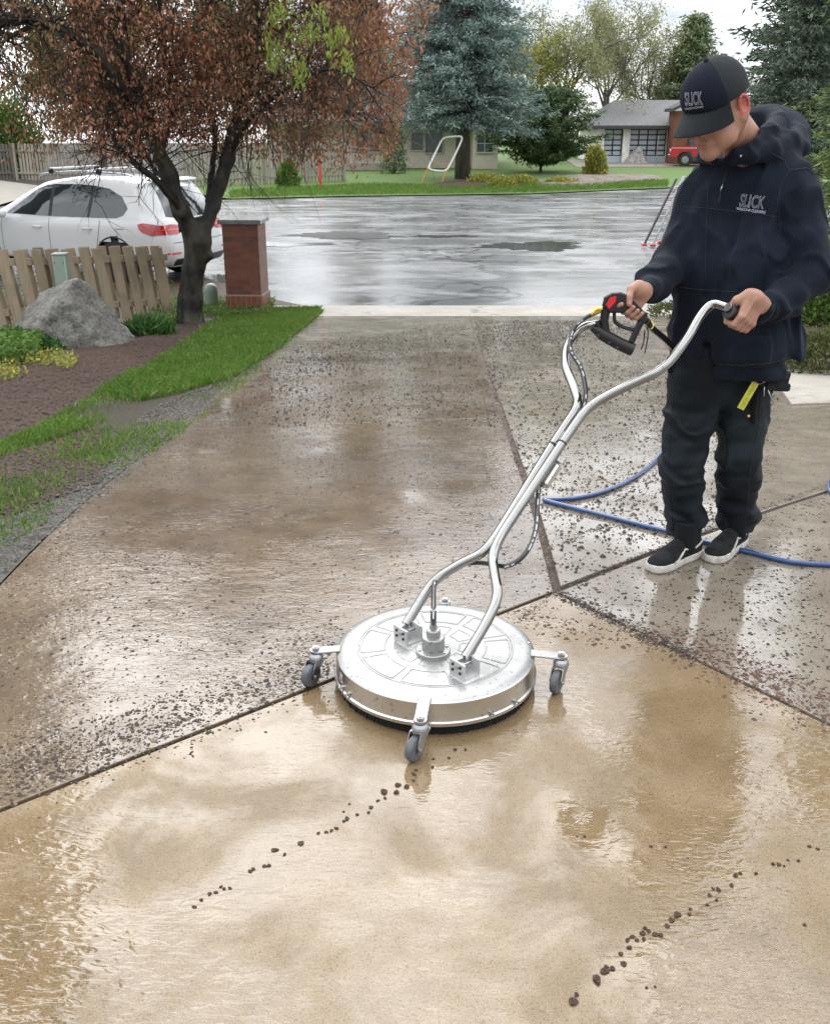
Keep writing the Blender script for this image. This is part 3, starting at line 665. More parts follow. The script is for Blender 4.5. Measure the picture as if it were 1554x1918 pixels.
# brick gate pillar
def brick_mat():
    t = NT('red_brick'); g = t.n('ShaderNodeNewGeometry'); s = t.n('ShaderNodeSeparateXYZ', {0: t.tc.outputs['Object']}); ns = t.n('ShaderNodeSeparateXYZ', {0: t.tc.outputs['Normal']})
    f = t.math('GREATER_THAN', t.math('ABSOLUTE', ns.outputs[0]), .5)
    x = t.math('ADD', t.math('MULTIPLY', s.outputs[0], t.math('SUBTRACT', 1., f)), t.math('MULTIPLY', s.outputs[1], f))
    v = t.n('ShaderNodeCombineXYZ', {0: x, 1: s.outputs[2]}).outputs[0]
    b = t.n('ShaderNodeTexBrick', {'Vector': v, 'Color1': (.27, .086, .046, 1), 'Color2': (.15, .052, .034, 1), 'Mortar': (.17, .13, .105, 1), 'Scale': 1, 'Mortar Size': .005, 'Mortar Smooth': .2, 'Bias': 0., 'Brick Width': .21, 'Row Height': .0735})
    n = t.noise(26, 5, .7); c = t.mix(t.math('MULTIPLY', t.ramp(n, (.4, 0), (.7, 1)), .55), b.outputs[0], (.09, .04, .028))
    h = t.math('SUBTRACT', t.math('MULTIPLY', n, .4), b.outputs[1])
    t.set(Base_Color=c, Roughness=.55, Normal=t.bump(h, .9, .012), Coat_Weight=.35, Coat_Roughness=.3); return t.m
M['brick'] = brick_mat()
M['brick_plain'] = plain('soldier_brick', (.22, .075, .045), .5, var=.35, bump=.4, sc=18, coat=.3, coatr=.3)
M['mortar'] = plain('mortar', (.36, .27, .22), .8)
M['slab_cap'] = plain('grey_wet_cap', (.22, .225, .225), .35, var=.3, bump=.3, sc=9, coat=.8, coatr=.12)
pb = V3(*D(466, 578, 14.35)); pb[2] = -.93
pil = empty('brick_pillar', pb, 'square red brick gate pillar with a pale grey stone cap beside the driveway entrance', 'pillar', rz=math.radians(-4))
ztop = float(D(466, 417, 14.3)[2])-pb[2]
mb = MB(); mb.box((0, 0, (.30+ztop)/2), (.5, .5, ztop-.30)); mb.build('brick_shaft', M['brick'], pil)
mb = MB(); rg = random.Random(3)
for side in range(4):
    R_ = rotz(side*math.pi/2)
    for i in range(7):
        x = -.235+.0745*i+.012; mb.box(R_ @ V3(x, -.240, .16+rg.uniform(-.002, .002)), (.066, .06, .255), R_, bev=.004)
mb.build('soldier_course', M['brick_plain'], pil)
mb = MB(); mb.box((0, 0, .15), (.525, .525, .3)); mb.box((0, 0, .298), (.535, .535, .018)); mb.build('mortar_plinth', M['mortar'], pil)
mb = MB(); mb.box((0, 0, ztop+.03), (.60, .60, .06), bev=.008); mb.build('cap', M['slab_cap'], pil)
# boulder
def rockmat(name, c1, c2, c3=(.3, .29, .26), sc=7.):
    t = NT(name); a = t.noise(sc, 7, .7); b = t.noise(sc*7, 4, .75); c = t.mix(t.ramp(a, (.36, 0), (.64, 1)), c1, c2)
    c = t.mix(t.ramp(b, (.52, 0), (.62, .6)), c, c3); c = t.mix(t.ramp(t.noise(sc*4, 5, .7), (.36, .75), (.46, 0)), c, (.03, .028, .022))
    t.set(Base_Color=c, Roughness=.6, Normal=t.bump(t.math('ADD', a, b), .8, .03), Coat_Weight=.35, Coat_Roughness=.25); return t.m
M['rock'] = rockmat('grey_granite', (.06, .055, .046), (.21, .2, .17), (.33, .32, .28))
def boulder(name, base, dim, label, seed, planes, mat, h=.02, rough=.03):
    dim = V3(*dim)
    def f(X, Y, Z):
        s = None
        for (nx, ny, nz_), d in planes:
            n = unit((nx, ny, nz_)); q = (X/dim[0])*n[0]+(Y/dim[1])*n[1]+(Z/dim[2])*n[2]-d; s = q if s is None else smax(s, q, .09)
        return s*min(dim)+rough*nz3(X, Y, Z, 6/dim[0], seed, 5)+rough*.3*nz3(X, Y, Z, 34, seed+1, 2)+rough*.35*np.abs(nz3(X, Y, Z*2.5, 9/dim[0], seed+3, 3))
    P, F = nets(f, (-dim[0]*1.1, -dim[1]*1.1, -.2), (dim[0]*1.1, dim[1]*1.1, dim[2]*1.2), h)
    o = link(name, npmesh(name, P, F, 4), mat, smooth=True, off=tuple(base)); return tag(o, label, 'boulder')
bb = G(150, 655); bb = V3(D(136, 640, 10.5)[0], 10.5, float(zg(10.5)))
boulder('boulder', bb, (.72, .45, .80), 'large grey angular granite boulder leaning in the mulch in front of the picket fence', 4,
        [((-.50, -.2, .72), .62), ((.80, -.2, .50), .52), ((.45, -.8, .35), .60), ((-.4, -.9, .12), .72), ((0, 1, .1), .7), ((0, 0, -1), .3), ((.95, 0, -.35), .80), ((-1, 0, -.25), .86), ((.15, -.6, 1), .84), ((.5, -.8, -.5), .62), ((.05, .1, 1), .9)], M['rock'], .02, .022)
bb2 = G(1194, 306)
boulder('boulder', bb2+V3(0, .5, 0), (1.0, .7, 1.05), 'pale pointed boulder standing in front of the garage doors', 9,
        [((-.7, -.1, .6), .6), ((.8, -.1, .45), .65), ((0, -1, .3), .6), ((0, 1, .2), .7), ((0, 0, -1), .3), ((1, 0, -.1), .8), ((-1, 0, -.1), .8), ((.1, .2, 1), .92)], rockmat('pale_rock', (.30, .28, .25), (.46, .44, .40), (.5, .48, .45), 2.), .06, .03)
# utility pedestals
M['util'] = plain('pale_green_paint', (.26, .33, .27), .4, var=.08, sc=8, coat=.5, coatr=.2)
M['util2'] = plain('olive_green_plastic', (.17, .235, .18), .45, var=.08, coat=.5, coatr=.2)
M['dark_metal'] = plain('dark_metal', (.02, .02, .02), .4, .5)
p = D(119, 530, 12.0); q = V3(p[0], 12.0, zg(12.0)); ht = float(D(119, 476, 12.)[2]-q[2])
ut = empty('utility_pedestal', q, 'pale green square utility pedestal standing in front of the picket fence behind the boulder', 'utility box')
MB().box((0, 0, ht/2), (.155, .14, ht), bev=.012).build('cabinet', M['util'], ut, True); MB().box((0, 0, ht+.005), (.17, .155, .025), bev=.008).build('cap', M['util'], ut, True)
[MB().cyl((x, -.069, z), (x, -.076, z), .006, 8).build('bolt', M['dark_metal'], ut) for x, z in ((-.05, ht*.9), (.05, ht*.9), (0, ht*.55))]
p = G(398, 579); bo = empty('utility_post', p, 'short round-topped green plastic post in the ground cover beside the brick pillar', 'utility post')
MB().lathe([(.115, -.05), (.115, .02), (.1, .03), (.1, .27), (.092, .32), (.07, .355), (.035, .372), (0, .377)], n=24).build('housing', M['util2'], bo, True)
MB().lathe([(.117, .028), (.121, .034), (.117, .042)], n=24).build('collar', M['util2'], bo, True)
# picket fence in front of the car
def woodmat(name, c1, c2, c3, sc=1.):
    t = NT(name); g = t.n('ShaderNodeNewGeometry').outputs['Random Per Island']; a = t.noise(1, 5, .6, t.co((38*sc, 38*sc, 2.4*sc))); b = t.noise(1.8, 4)
    c = t.mix(t.math('MULTIPLY_ADD', a, .8, t.math('MULTIPLY', g, .35)), c1, c2); c = t.mix(t.ramp(b, (.5, 0), (.7, .7)), c, c3)
    t.set(Base_Color=c, Roughness=.75, Normal=t.bump(a, .4, .005)); return t.m
M['picket'] = woodmat('weathered_cedar', (.13, .10, .065), (.56, .45, .31), (.15, .13, .09))
M['picket_new'] = woodmat('orange_cedar', (.22, .12, .055), (.42, .25, .12), (.2, .13, .07))
M['fence_grey'] = woodmat('pale_weathered_boards', (.20, .175, .14), (.42, .38, .32), (.16, .15, .12), .4)
M['fence_dark'] = woodmat('dark_weathered_boards', (.06, .05, .045), (.16, .14, .12), (.05, .05, .045), .4)
def picket_fence(a, b, n, label, mat, hgt=1.0, lean=.13, w=.14, seed=1, post_end=True, rails=(.22, .80)):
    a = np.asarray(a, float); b = np.asarray(b, float); L_ = np.linalg.norm((b-a)[:2]); root = empty('picket_fence', a, label, 'fence'); d = (b-a)/L_; nrm = unit(V3(-d[1], d[0], 0)); nrm = nrm if nrm[1] < 0 else -nrm
    rg = random.Random(seed); du = unit(d); upv = unit(V3(0, 0, 1)+V3(-du[0], -du[1], 0)*lean)
    for i in range(n):
        for s in (1, -1):
            t = (i+.5+(0 if s > 0 else .5))/n*L_
            if t > L_: continue
            o = d*t+nrm*.045*s; le = upv+du*rg.uniform(-.03, .03); hh = hgt+rg.uniform(-.012, .012); ww = w*rg.uniform(.92, 1.06)
            m = MB(); x = du; y = np.cross(unit(le), x); R_ = np.stack([x, y, unit(le)], 1); m.box(o+unit(le)*hh/2+V3(0, 0, .03), (ww, .02, hh), R_, bev=.003); m.build('picket', mat, root)
    for z in rails: MB().beam(V3(0, 0, z)-du*.03, d*L_+V3(0, 0, z), .038, .085, bev=.003).build('rail', mat, root)
    for t in ([0., L_*.999] if post_end else [0.]): m = MB(); m.beam(d*t-nrm*.03, d*t+upv*(hgt+.01)-nrm*.03, .085, .085, up=nrm); m.build('post', mat, root)
    return root
fr = G(322, 594); fl = G(-12, 632); z = lambda p, y: V3(p[0], y, zg(y))
FR = V3(D(322, 590, 13.7)[0], 13.7, float(zg(13.7))); FL = V3(D(-14, 622, 11.6)[0], 11.6, float(zg(11.6)))
picket_fence(FL, FR, 12, 'low weathered board-on-board picket fence between the boulder and the white car', M['picket'], float(D(318, 462, 13.7)[2]-FR[2]))
FL2 = V3(FL[0]-1.8, 9.6, float(zg(9.6)))
picket_fence(FL2, FL-V3(.12, .15, 0), 9, 'reddish cedar end of the picket fence at the left edge of the photo', M['picket_new'], 1.0, seed=2)
# tall far fences
def far_fence(a, b, h, label, mat, pitch=.17, w=.12, post=2.4):
    a = np.asarray(a, float); b = np.asarray(b, float); L_ = np.linalg.norm(b-a); d = (b-a)/L_; root = empty('board_fence', a, label, 'fence'); m = MB(); rg = random.Random(4)
    R_ = np.stack([unit(V3(d[0], d[1], 0)), unit(V3(-d[1], d[0], 0)), V3(0, 0, 1)], 1)
    for i in range(int(L_/pitch)): m.box(d*(i+.5)*pitch+V3(0, 0, h/2+rg.uniform(-.02, .03)), (w, .02, h), R_)
    m.build('boards', mat, root); k = int(L_/post)+1
    for i in range(k+1): MB().box(d*L_*i/k+V3(0, 0, h/2)+R_[:, 1]*.08, (.1, .1, h+.05), R_).build('post', mat, root)
    for zz in (.3, h-.3): MB().beam(V3(0, 0, zz)+R_[:, 1]*.035, d*L_+V3(0, 0, zz)+R_[:, 1]*.035, .04, .09).build('rail', mat, root)
    return root
a = G(642, 340); b = G(335, 352)
far_fence(a+V3(0, .5, 0), b+V3(0, .5, 0), 1.75, 'tall pale slatted board fence on the far lawn behind the copper tree', M['fence_grey'])
a = G(190, 338); b = G(35, 336)
far_fence(a, b, 1.6, 'pale slatted board fence beyond the roof of the white car', M['fence_grey'])
a = G(30, 336); b = G(-700, 330)
far_fence(a, b, 1.6, 'darker board fence at the far left edge', M['fence_dark'])
M['stake'] = plain('orange_red_plastic', (.62, .06, .03), .45)
for px, py, t_, lb in ((521, 338, 285, 'left one of two orange-red marker stakes at the far slatted fence'), (600, 352, 295, 'right one of two orange-red marker stakes at the far slatted fence')):
    p = G(px, py); st = empty('marker_stake', p, lb, 'marker stake', 'orange-red stakes at the far fence'); h = float(D(px, t_, p[1])[2]-p[2])
    MB().box((0, 0, h/2), (.1, .02, h), rotz(.3), bev=.004).build('blade', M['stake'], st); MB().cyl((0, .02, -.1), (0, .02, h*.5), .012, 6).build('spike', M['dark_metal'], st)
# --- white SUV
M['carwhite'] = NT('white_car_paint').set(Base_Color=(.66, .67, .66), Roughness=.35, Coat_Weight=1., Coat_Roughness=.03).m
M['glass'] = NT('tinted_car_glass').set(Base_Color=(.02, .028, .03), Roughness=.05, Coat_Weight=1., Coat_Roughness=.02).m
M['blacktrim'] = plain('black_trim', (.015, .015, .016), .4); M['tyre'] = plain('black_rubber', (.018, .018, .018), .75, bump=.3, sc=60)
M['alloy'] = plain('silver_alloy', (.45, .46, .47), .3, .9); M['chrome'] = plain('chrome', (.6, .6, .6), .12, 1.)
M['tail'] = NT('red_tail_lamp').set(Base_Color=(.42, .008, .01), Roughness=.12, Coat_Weight=1., Coat_Roughness=.02).m
M['tail_in'] = NT('bright_red_lamp').set(Base_Color=(.8, .05, .04), Roughness=.1, Coat_Weight=1.).m
M['seam'] = plain('panel_gap', (.03, .03, .03), .6)
def car_body(rows, nu=34, corner=(.10, .13)):
    """rows: (z front..rear list interpolated, half width, x front, x rear)"""
    V = []; F = []; us = [(1-math.cos(math.pi*i/(nu-1)))/2 for i in range(nu)]; us = [.5*u+.5*(i/(nu-1)) for i, u in enumerate(us)]
    nr = len(rows); idx = {}
    for s in (-1, 1):
        for r, (zf, w, xf, xr) in enumerate(rows):
            for i, u in enumerate(us):
                e = max(0, (u-.90)/.10)**2*corner[1]+max(0, (.14-u)/.14)**2*corner[0]*1.6
                x = xf+(xr-xf)*u; ww = max(0, w(x) if callable(w) else w)*(1-e*(1 if w else 0)); z_ = zf(x) if callable(zf) else zf
                V.append((x, s*ww, z_)); idx[s, r, i] = len(V)-1
    for s in (-1, 1):
        for r in range(nr-1):
            for i in range(nu-1): q = (idx[s, r, i], idx[s, r, i+1], idx[s, r+1, i+1], idx[s, r+1, i]); F.append(q if s < 0 else q[::-1])
    for i, rev in ((0, 1), (nu-1, 0)):          # ends
        nm = 8
        for r in range(nr):
            a, b = np.array(V[idx[-1, r, i]]), np.array(V[idx[1, r, i]])
            for k in range(1, nm): c = a+(b-a)*k/nm; c[0] += (1 if i else -1)*.09*(1-(2*k/nm-1)**2)*(1 if rows[r][1] else 0); V.append(tuple(c)); idx['e', i, r, k] = len(V)-1
            idx['e', i, r, 0] = idx[-1, r, i]; idx['e', i, r, nm] = idx[1, r, i]
        for r in range(nr-1):
            for k in range(nm): q = (idx['e', i, r, k], idx['e', i, r, k+1], idx['e', i, r+1, k+1], idx['e', i, r+1, k]); F.append(q if not rev else q[::-1])
    for i in range(nu-1): F.append((idx[-1, 0, i], idx[1, 0, i], idx[1, 0, i+1], idx[-1, 0, i+1]))
    return V, F
def ip(xs, ys): return lambda x: float(np.interp(x, xs, ys))
roofx = [-2.45, -2.3, -1.7, -1.25, -.75, -.25, .5, 1.3, 2.1, 2.5]; roofz = [.80, .92, 1.06, 1.12, 1.40, 1.64, 1.74, 1.735, 1.66, 1.6]
belt = lambda x: min(1.03+.03*(x+2)/4, ip(roofx, roofz)(x)-.04)
mixr = lambda t: (lambda x: belt(x)+(ip(roofx, roofz)(x)-belt(x))*t)
suvO = V3(*D(303, 450, 16.9)); aS = math.radians(-22); suvO[2] = -.93; suvO = suvO-rotz(aS) @ V3(2.33, -.90, 0)
suv = empty('parked_suv', suvO, 'white wet estate-style SUV with roof bars parked on the street behind the picket fence', 'car', rz=aS)
gw = lambda a, b: (lambda x: a+(b-a)*1.)
rows = [(.30, .90, -2.35, 2.38), (.42, .945, -2.42, 2.45), (.60, .965, -2.45, 2.46), (.80, .965, -2.44, 2.42), (lambda x: min(.94, belt(x)-.03), .955, -2.40, 2.37), (lambda x: belt(x)-.012, .93, -2.36, 2.34), (lambda x: belt(x)+.01, .90, -2.30, 2.31),
        (mixr(.45), ip([-2.4, -1.3, -.6, 2], [.86, .84, .80, .80]), -2.1, 2.20), (mixr(.80), ip([-2.4, -1.3, -.4, 2], [.78, .76, .70, .70]), -1.9, 2.07), (mixr(.93), ip([-2.4, -1.3, -.4, 2], [.68, .68, .62, .62]), -1.85, 2.02), (mixr(.985), ip([-2.4, -.4, 2], [.45, .48, .48]), -1.8, 2.0), (mixr(1.), .24, -1.8, 2.0), (mixr(1.003), 0.0, -1.8, 2.0)]
V_, F_ = car_body(rows)
def cut_arches(V, F, xs, r, w=.6):
    A = np.array(V); keep = []
    for f in F:
        c = A[list(f)].mean(0); inside = any((c[0]-x)**2+(c[2]-.36)**2 < r*r for x in xs) and abs(c[1]) > w
        if not inside: keep.append(f)
    return keep
me = bpy.data.meshes.new('body'); me.from_pydata(V_, [], F_); bm = bmesh.new(); bm.from_mesh(me); bmesh.ops.remove_doubles(bm, verts=bm.verts, dist=.0005); bmesh.ops.recalc_face_normals(bm, faces=bm.faces)
bmesh.ops.subdivide_edges(bm, edges=[e for e in bm.edges if e.calc_length() > .12], cuts=1, use_grid_fill=True)
bmesh.ops.smooth_vert(bm, verts=bm.verts, factor=.25, use_axis_x=True, use_axis_y=True, use_axis_z=True)
bvh_suv = BVHTree.FromBMesh(bm)
WX = (-1.50, 1.40)
dele = [f for f in bm.faces if any((f.calc_center_median().x-x)**2+(f.calc_center_median().z-.37)**2 < .39**2 for x in WX) and abs(f.calc_center_median().y) > .6]
bmesh.ops.delete(bm, geom=dele, context='FACES'); bm.to_mesh(me); bm.free(); link('body', me, M['carwhite'], suv, smooth=True)
for sd, dv in ((-1, (0, 1, 0)), (1, (0, -1, 0))):
    org = (0, sd*2, 0); u_, v_ = (1, 0, 0), (0, 0, 1)
    P_ = lambda nm, poly, mt, off=.006, st=.06: patch(nm, poly, bvh_suv, dv, u_, v_, org, off, M[mt], suv, st)
    P_('window', [(-.92, 1.10), (-.83, 1.17), (-.33, 1.50), (-.10, 1.57), (.02, 1.585), (.02, 1.08)], 'glass')
    P_('window', [(.09, 1.08), (.09, 1.59), (.62, 1.60), (.90, 1.585), (.84, 1.08)], 'glass')
    P_('window', [(.90, 1.08), (.97, 1.58), (1.25, 1.54), (1.52, 1.42), (1.66, 1.24), (1.58, 1.13), (1.45, 1.085)], 'glass')
    P_('pillar_trim', [(.021, 1.08), (.021, 1.59), (.088, 1.595), (.088, 1.08)], 'blacktrim', .005); P_('pillar_trim', [(.845, 1.08), (.905, 1.585), (.965, 1.58), (.895, 1.08)], 'blacktrim', .005)
    for x0, x1 in ((.05, .055), (-1.0, -.99)): P_('door_seam', [(x0-.004, .42), (x0+.004, .42), (x1+.004, 1.05), (x1-.004, 1.05)], 'seam', .003)
    P_('door_seam', [(1.0, .48), (1.008, .48), (1.09, .75), (1.13, .95), (1.13, 1.05), (1.12, 1.05), (1.12, .95), (1.082, .76)], 'seam', .003)
    P_('fuel_cap_seam', [(1.45, .92), (1.62, .92), (1.62, .91), (1.45, .91)], 'seam', .002)
    for x in (-.2, .87):
        m = MB(); m.tube(spline([(x-.1, sd*.965, .90), (x-.05, sd*1.0, .905), (x+.05, sd*1.0, .905), (x+.1, sd*.965, .90)], 4), .013, 8); m.build('door_handle', M['carwhite'], suv, True)
    P_('tail_lamp', [(1.93, .93), (1.90, 1.0), (2.0, 1.02), (2.2, 1.0), (2.34, .97), (2.34, .84), (2.15, .82), (2.0, .87)], 'tail', .01, .04)
    P_('sill_trim', [(-1.05, .31), (-1.05, .37), (.95, .37), (.95, .31)], 'blacktrim', .006)
    m = MB(); m.ball((-.88, sd*1.04, 1.10), (.07, .11, .075), 10); m.build('wing_mirror', M['carwhite'], suv, True)
    m = MB(); m.tube(spline([(-.35, sd*.60, 1.70), (-.2, sd*.59, 1.755), (.5, sd*.585, 1.80), (1.4, sd*.58, 1.775), (1.62, sd*.575, 1.735)], 5), .016, 8); m.build('roof_rail', M['alloy'], suv, True)
    for x in WX:
        rt = empty('wheel', (x, sd*.82, .37), None, None) if False else None
        m = MB(); R_ = rotx(math.pi/2); m.lathe([(.25, -.12), (.34, -.115), (.37, -.09), (.375, 0), (.37, .09), (.34, .115), (.25, .12)], (x, sd*.83, .37), 28, R_); w_ = m.build('wheel', M['tyre'], suv, True)
        m = MB(); m.lathe([(.245, -.1), (.245, .1)], (x, sd*.83, .37), 24, R_); [m.beam((x, sd*.93, .37), (x+.23*math.cos(k*1.257), sd*.94, .37+.23*math.sin(k*1.257)), .05, .02, up=(0, 1, 0)) for k in range(5)]; m.build('rim', M['alloy'], w_, True)
        m = MB(); m.tube([(x+.41*math.cos(a), sd*.955, .37+.41*math.sin(a)) for a in np.linspace(-.2, math.pi+.2, 18)], .018, 6); m.build('arch_trim', M['blacktrim'], suv, True)
org = (4, 0, 0)
RP = lambda nm, poly, mt, off=.006, st=.08: patch(nm, poly, bvh_suv, (-1, 0, 0), (0, 1, 0), (0, 0, 1), org, off, M[mt], suv, st)
RP('rear_window', [(-.70, 1.12), (-.62, 1.50), (-.5, 1.56), (.5, 1.56), (.62, 1.50), (.70, 1.12), (.5, 1.09), (-.5, 1.09)], 'glass')
for s in (-1, 1):
    RP('tail_lamp', [(s*.90, .84), (s*.90, .98), (s*.7, 1.0), (s*.48, .97), (s*.46, .88), (s*.6, .84)], 'tail', .012, .05)
    RP('tail_lamp_strip', [(s*.86, .90), (s*.86, .925), (s*.52, .925), (s*.52, .90)], 'tail_in', .018, .05)
    RP('reflector', [(s*.86, .52), (s*.86, .55), (s*.62, .55), (s*.62, .52)], 'tail_in', .01, .05)
RP('licence_plate', [(-.26, .80), (-.26, .92), (.26, .92), (.26, .80)], 'alloy', .012)
RP('tailgate_seam', [(-.75, .70), (-.75, .708), (.75, .708), (.75, .70)], 'seam', .004); RP('bumper_valance', [(-.8, .33), (-.72, .44), (.72, .44), (.8, .33)], 'blacktrim', .008)
m = MB(); m.box((2.02, 0, 1.675), (.22, 1.22, .03), roty(.12), bev=.012); m.build('spoiler', M['carwhite'], suv, True)
for x in (-.05, .95): m = MB(); m.beam((x, -.66, 1.845), (x, .66, 1.845), .07, .03, bev=.012); cb = m.build('roof_bar', M['alloy'], suv); [MB().box((x, s*.60, 1.80), (.09, .06, .09), bev=.015).build('bar_foot', M['blacktrim'], cb) for s in (-1, 1)]
m = MB(); m.box((0, 0, .50), (4.3, 1.5, .35)); m.build('underbody', M['blacktrim'], suv)
# --- beige house behind the spruce
M['stucco'] = plain('beige_stucco', (.82, .73, .62), .9, var=.08, bump=.15, sc=3); M['stucco2'] = plain('pale_stucco', (.80, .71, .61), .9, var=.08, sc=3)
M['roof_grey'] = plain('grey_shingles', (.19, .19, .19), .85, var=.25, bump=.3, sc=9); M['winglass'] = plain('house_window_glass', (.09, .12, .125), .12, var=.3, sc=.5, coat=1.)
M['wintrim'] = plain('window_frame_paint', (.62, .60, .56), .6); M['wood_brown'] = plain('reddish_brown_cladding', (.19, .075, .04), .7, var=.25, sc=3); M['stone'] = plain('pale_stone_facing', (.82, .79, .73), .85, var=.2, bump=.3, sc=4)
M['dgrey'] = plain('dark_grey_fascia', (.05, .052, .055), .6)
HB = G(930, 318); hy = float(HB[1])+1.0; X = lambda px, py, y=None: float(D(px, py, y or hy)[0]); Zf = lambda py, y=None: float(D(800, py, y or hy)[2])
house = empty('beige_house', (0, hy, float(zg(hy))), 'low beige stucco house with pale-framed windows behind the blue spruce', 'house'); z0 = float(zg(hy))
xL, xR, xM = X(500, 300), X(932, 300), X(884, 300); eave = Zf(226)-z0
def wallbox(x0, x1, y0, y1, za, zb): return MB().box(((x0+x1)/2, (y0+y1)/2, (za+zb)/2), (x1-x0, y1-y0, zb-za))
wallbox(xL, xM, .9, 9, -.3, eave).build('wall', M['stucco'], house); wallbox(xM+.01, xR, 0, 9, -.3, eave).build('wall', M['stucco2'], house)
m = MB(); rz_ = eave; m.add([(xL-.8, -.7, rz_), (xR+.6, -.7, rz_), (xR+.6, 9.6, rz_), (xL-.8, 9.6, rz_), (xL+2.5, 4.4, rz_+1.9), (xR-2.6, 4.4, rz_+1.9), (xL-.8, -.7, rz_-.2), (xR+.6, -.7, rz_-.2), (xR+.6, 9.6, rz_-.2), (xL-.8, 9.6, rz_-.2)],
      [(0, 1, 5, 4), (1, 2, 5), (2, 3, 4, 5), (3, 0, 4), (0, 6, 7, 1), (1, 7, 8, 2), (2, 8, 9, 3), (3, 9, 6, 0), (6, 9, 8, 7)]); m.build('roof', M['roof_grey'], house)
def window(x0, x1, za, zb, y, parent, n=1, rows=1, gl='winglass', fr='wintrim', t=.07):
    m = MB(); t = min(t, (x1-x0)*.08+.02)
    for a, b, c, d in ((x0-t, x1+t, za-t, za), (x0-t, x1+t, zb, zb+t), (x0-t, x0, za, zb), (x1, x1+t, za, zb)): m.box(((a+b)/2, y-.04, (c+d)/2), (b-a, .10, d-c))
    for i in range(1, n): xx = x0+(x1-x0)*i/n; m.box((xx, y-.035, (za+zb)/2), (t*.7, .06, zb-za))
    for i in range(1, rows): zz = za+(zb-za)*i/rows; m.box(((x0+x1)/2, y-.03, zz), (x1-x0, .05, t*.6))
    f = m.build('window', M[fr], parent); MB().box(((x0+x1)/2, y-.01, (za+zb)/2), (x1-x0, .03, zb-za)).build('pane', M[gl], f)
window(X(893, 270), X(922, 270), Zf(284)-z0, Zf(252)-z0, 0, house, 2, 2); window(X(770, 270), X(792, 270), Zf(281)-z0, Zf(247)-z0, .9, house, 1)
window(X(797, 270), X(829, 270), Zf(286)-z0, Zf(247)-z0, .9, house, 1); window(X(665, 270), X(715, 270), Zf(284)-z0, Zf(247)-z0, .9, house, 2); window(X(560, 270), X(600, 270), Zf(284)-z0, Zf(247)-z0, .9, house, 2)
# deck railing
dk = empty('timber_deck', (0, hy-2.2, z0), 'low weathered timber deck with a slatted railing in front of the beige house', 'deck'); xa, xb = X(640, 310, hy-2.2), X(756, 310, hy-2.2)
MB().box(((xa+xb)/2, .9, .2), (xb-xa, 1.9, .38)).build('platform', M['fence_grey'], dk); m = MB()
for i in range(int((xb-xa)*.55/.16)): m.box((xa+.1+i*.16, .03, .75), (.05, .04, .75))
m.build('balusters', M['fence_grey'], dk); MB().box((xa+(xb-xa)*.28, .03, 1.14), ((xb-xa)*.56, .09, .06)).build('rail', M['fence_grey'], dk)
# white tube frame leaning by the spruce
M['whitetube'] = plain('white_tube', (.75, .75, .73), .4); M['orange'] = plain('orange_paint', (.75, .25, .05), .5)
fy = float(G(800, 343)[1])+.3; FB = V3(D(815, 343, fy)[0], fy, zg(fy)); rb = empty('rebound_frame', FB, 'white rounded tube frame on orange legs left of the spruce trunk', 'sports frame')
q = lambda px, py, dy=0: D(px, py, fy+dy)-FB
m = MB(); m.tube(rounded([q(815, 319, .1), q(801, 316, .1), q(829, 257, .7), q(868, 254, .7), q(852, 290, .35), q(836, 321, .1), q(815, 319, .1)], .25, 5), .045, 8); m.build('tube_frame', M['whitetube'], rb, True)
for p0, p1 in (((788, 344), (801, 314)), ((826, 343), (837, 318))): MB().tube([q(*p0), q(*p1, .1)], .022, 6).build('leg', M['orange'], rb)
m = MB(); m.tube([q(806, 304, .2), q(845, 308, .2)], .012, 5); m.build('cross_bar', M['orange'], rb)
# --- garage
GB = G(1190, 306); gy = float(GB[1])+.6; z0 = float(zg(gy)); gar = empty('garage', (0, gy, z0), 'single-storey garage with two black-framed frosted glass doors and a grey hipped roof', 'garage')
XX = lambda px: float(D(px, 270, gy)[0]); ZZ = lambda py: float(D(1190, py, gy)[2])-z0
ev = ZZ(234); g0, g1_ = XX(1116), XX(1263)
for a, b in ((1116, 1131), (1166, 1179), (1248, 1263)): wallbox(XX(a), XX(b), 0, .6, -.2, ev).build('pier', M['stone'], gar)
wallbox(g0+.05, g1_-.05, .7, 7, -.2, ev).build('wall', M['stone'], gar); wallbox(XX(1131)-.02, XX(1248)+.02, .02, .62, ZZ(241), ev-.002).build('lintel', M['dgrey'], gar)
M['frost'] = plain('frosted_glass', (.50, .57, .63), .35, var=.1, sc=.8, coat=.6, coatr=.2)
for (a, b, n) in ((1131, 1166, 2), (1179, 1248, 4)):
    m = MB(); x0, x1, za, zb = XX(a)+.03, XX(b)-.03, ZZ(291), ZZ(242); t = .07
    for i in range(n+1): xx = x0+(x1-x0)*i/n; m.box((xx, .30, (za+zb)/2), (t, .08, zb-za))
    for i in range(6): m.box(((x0+x1)/2, .31, za+(zb-za)*i/5), (x1-x0, .07, t))
    m.box(((x0+x1)/2, .31, za/2), (x1-x0, .05, za)) if za > .02 else None
    f = m.build('garage_door', M['blacktrim'], gar); MB().box(((x0+x1)/2, .33, (za+zb)/2), (x1-x0, .03, zb-za)).build('panes', M['frost'], f); MB().box(((x0+x1)/2, .28, za/2-.01), (x1-x0, .03, za-.03)).build('lower_panel', M['frost'], f)
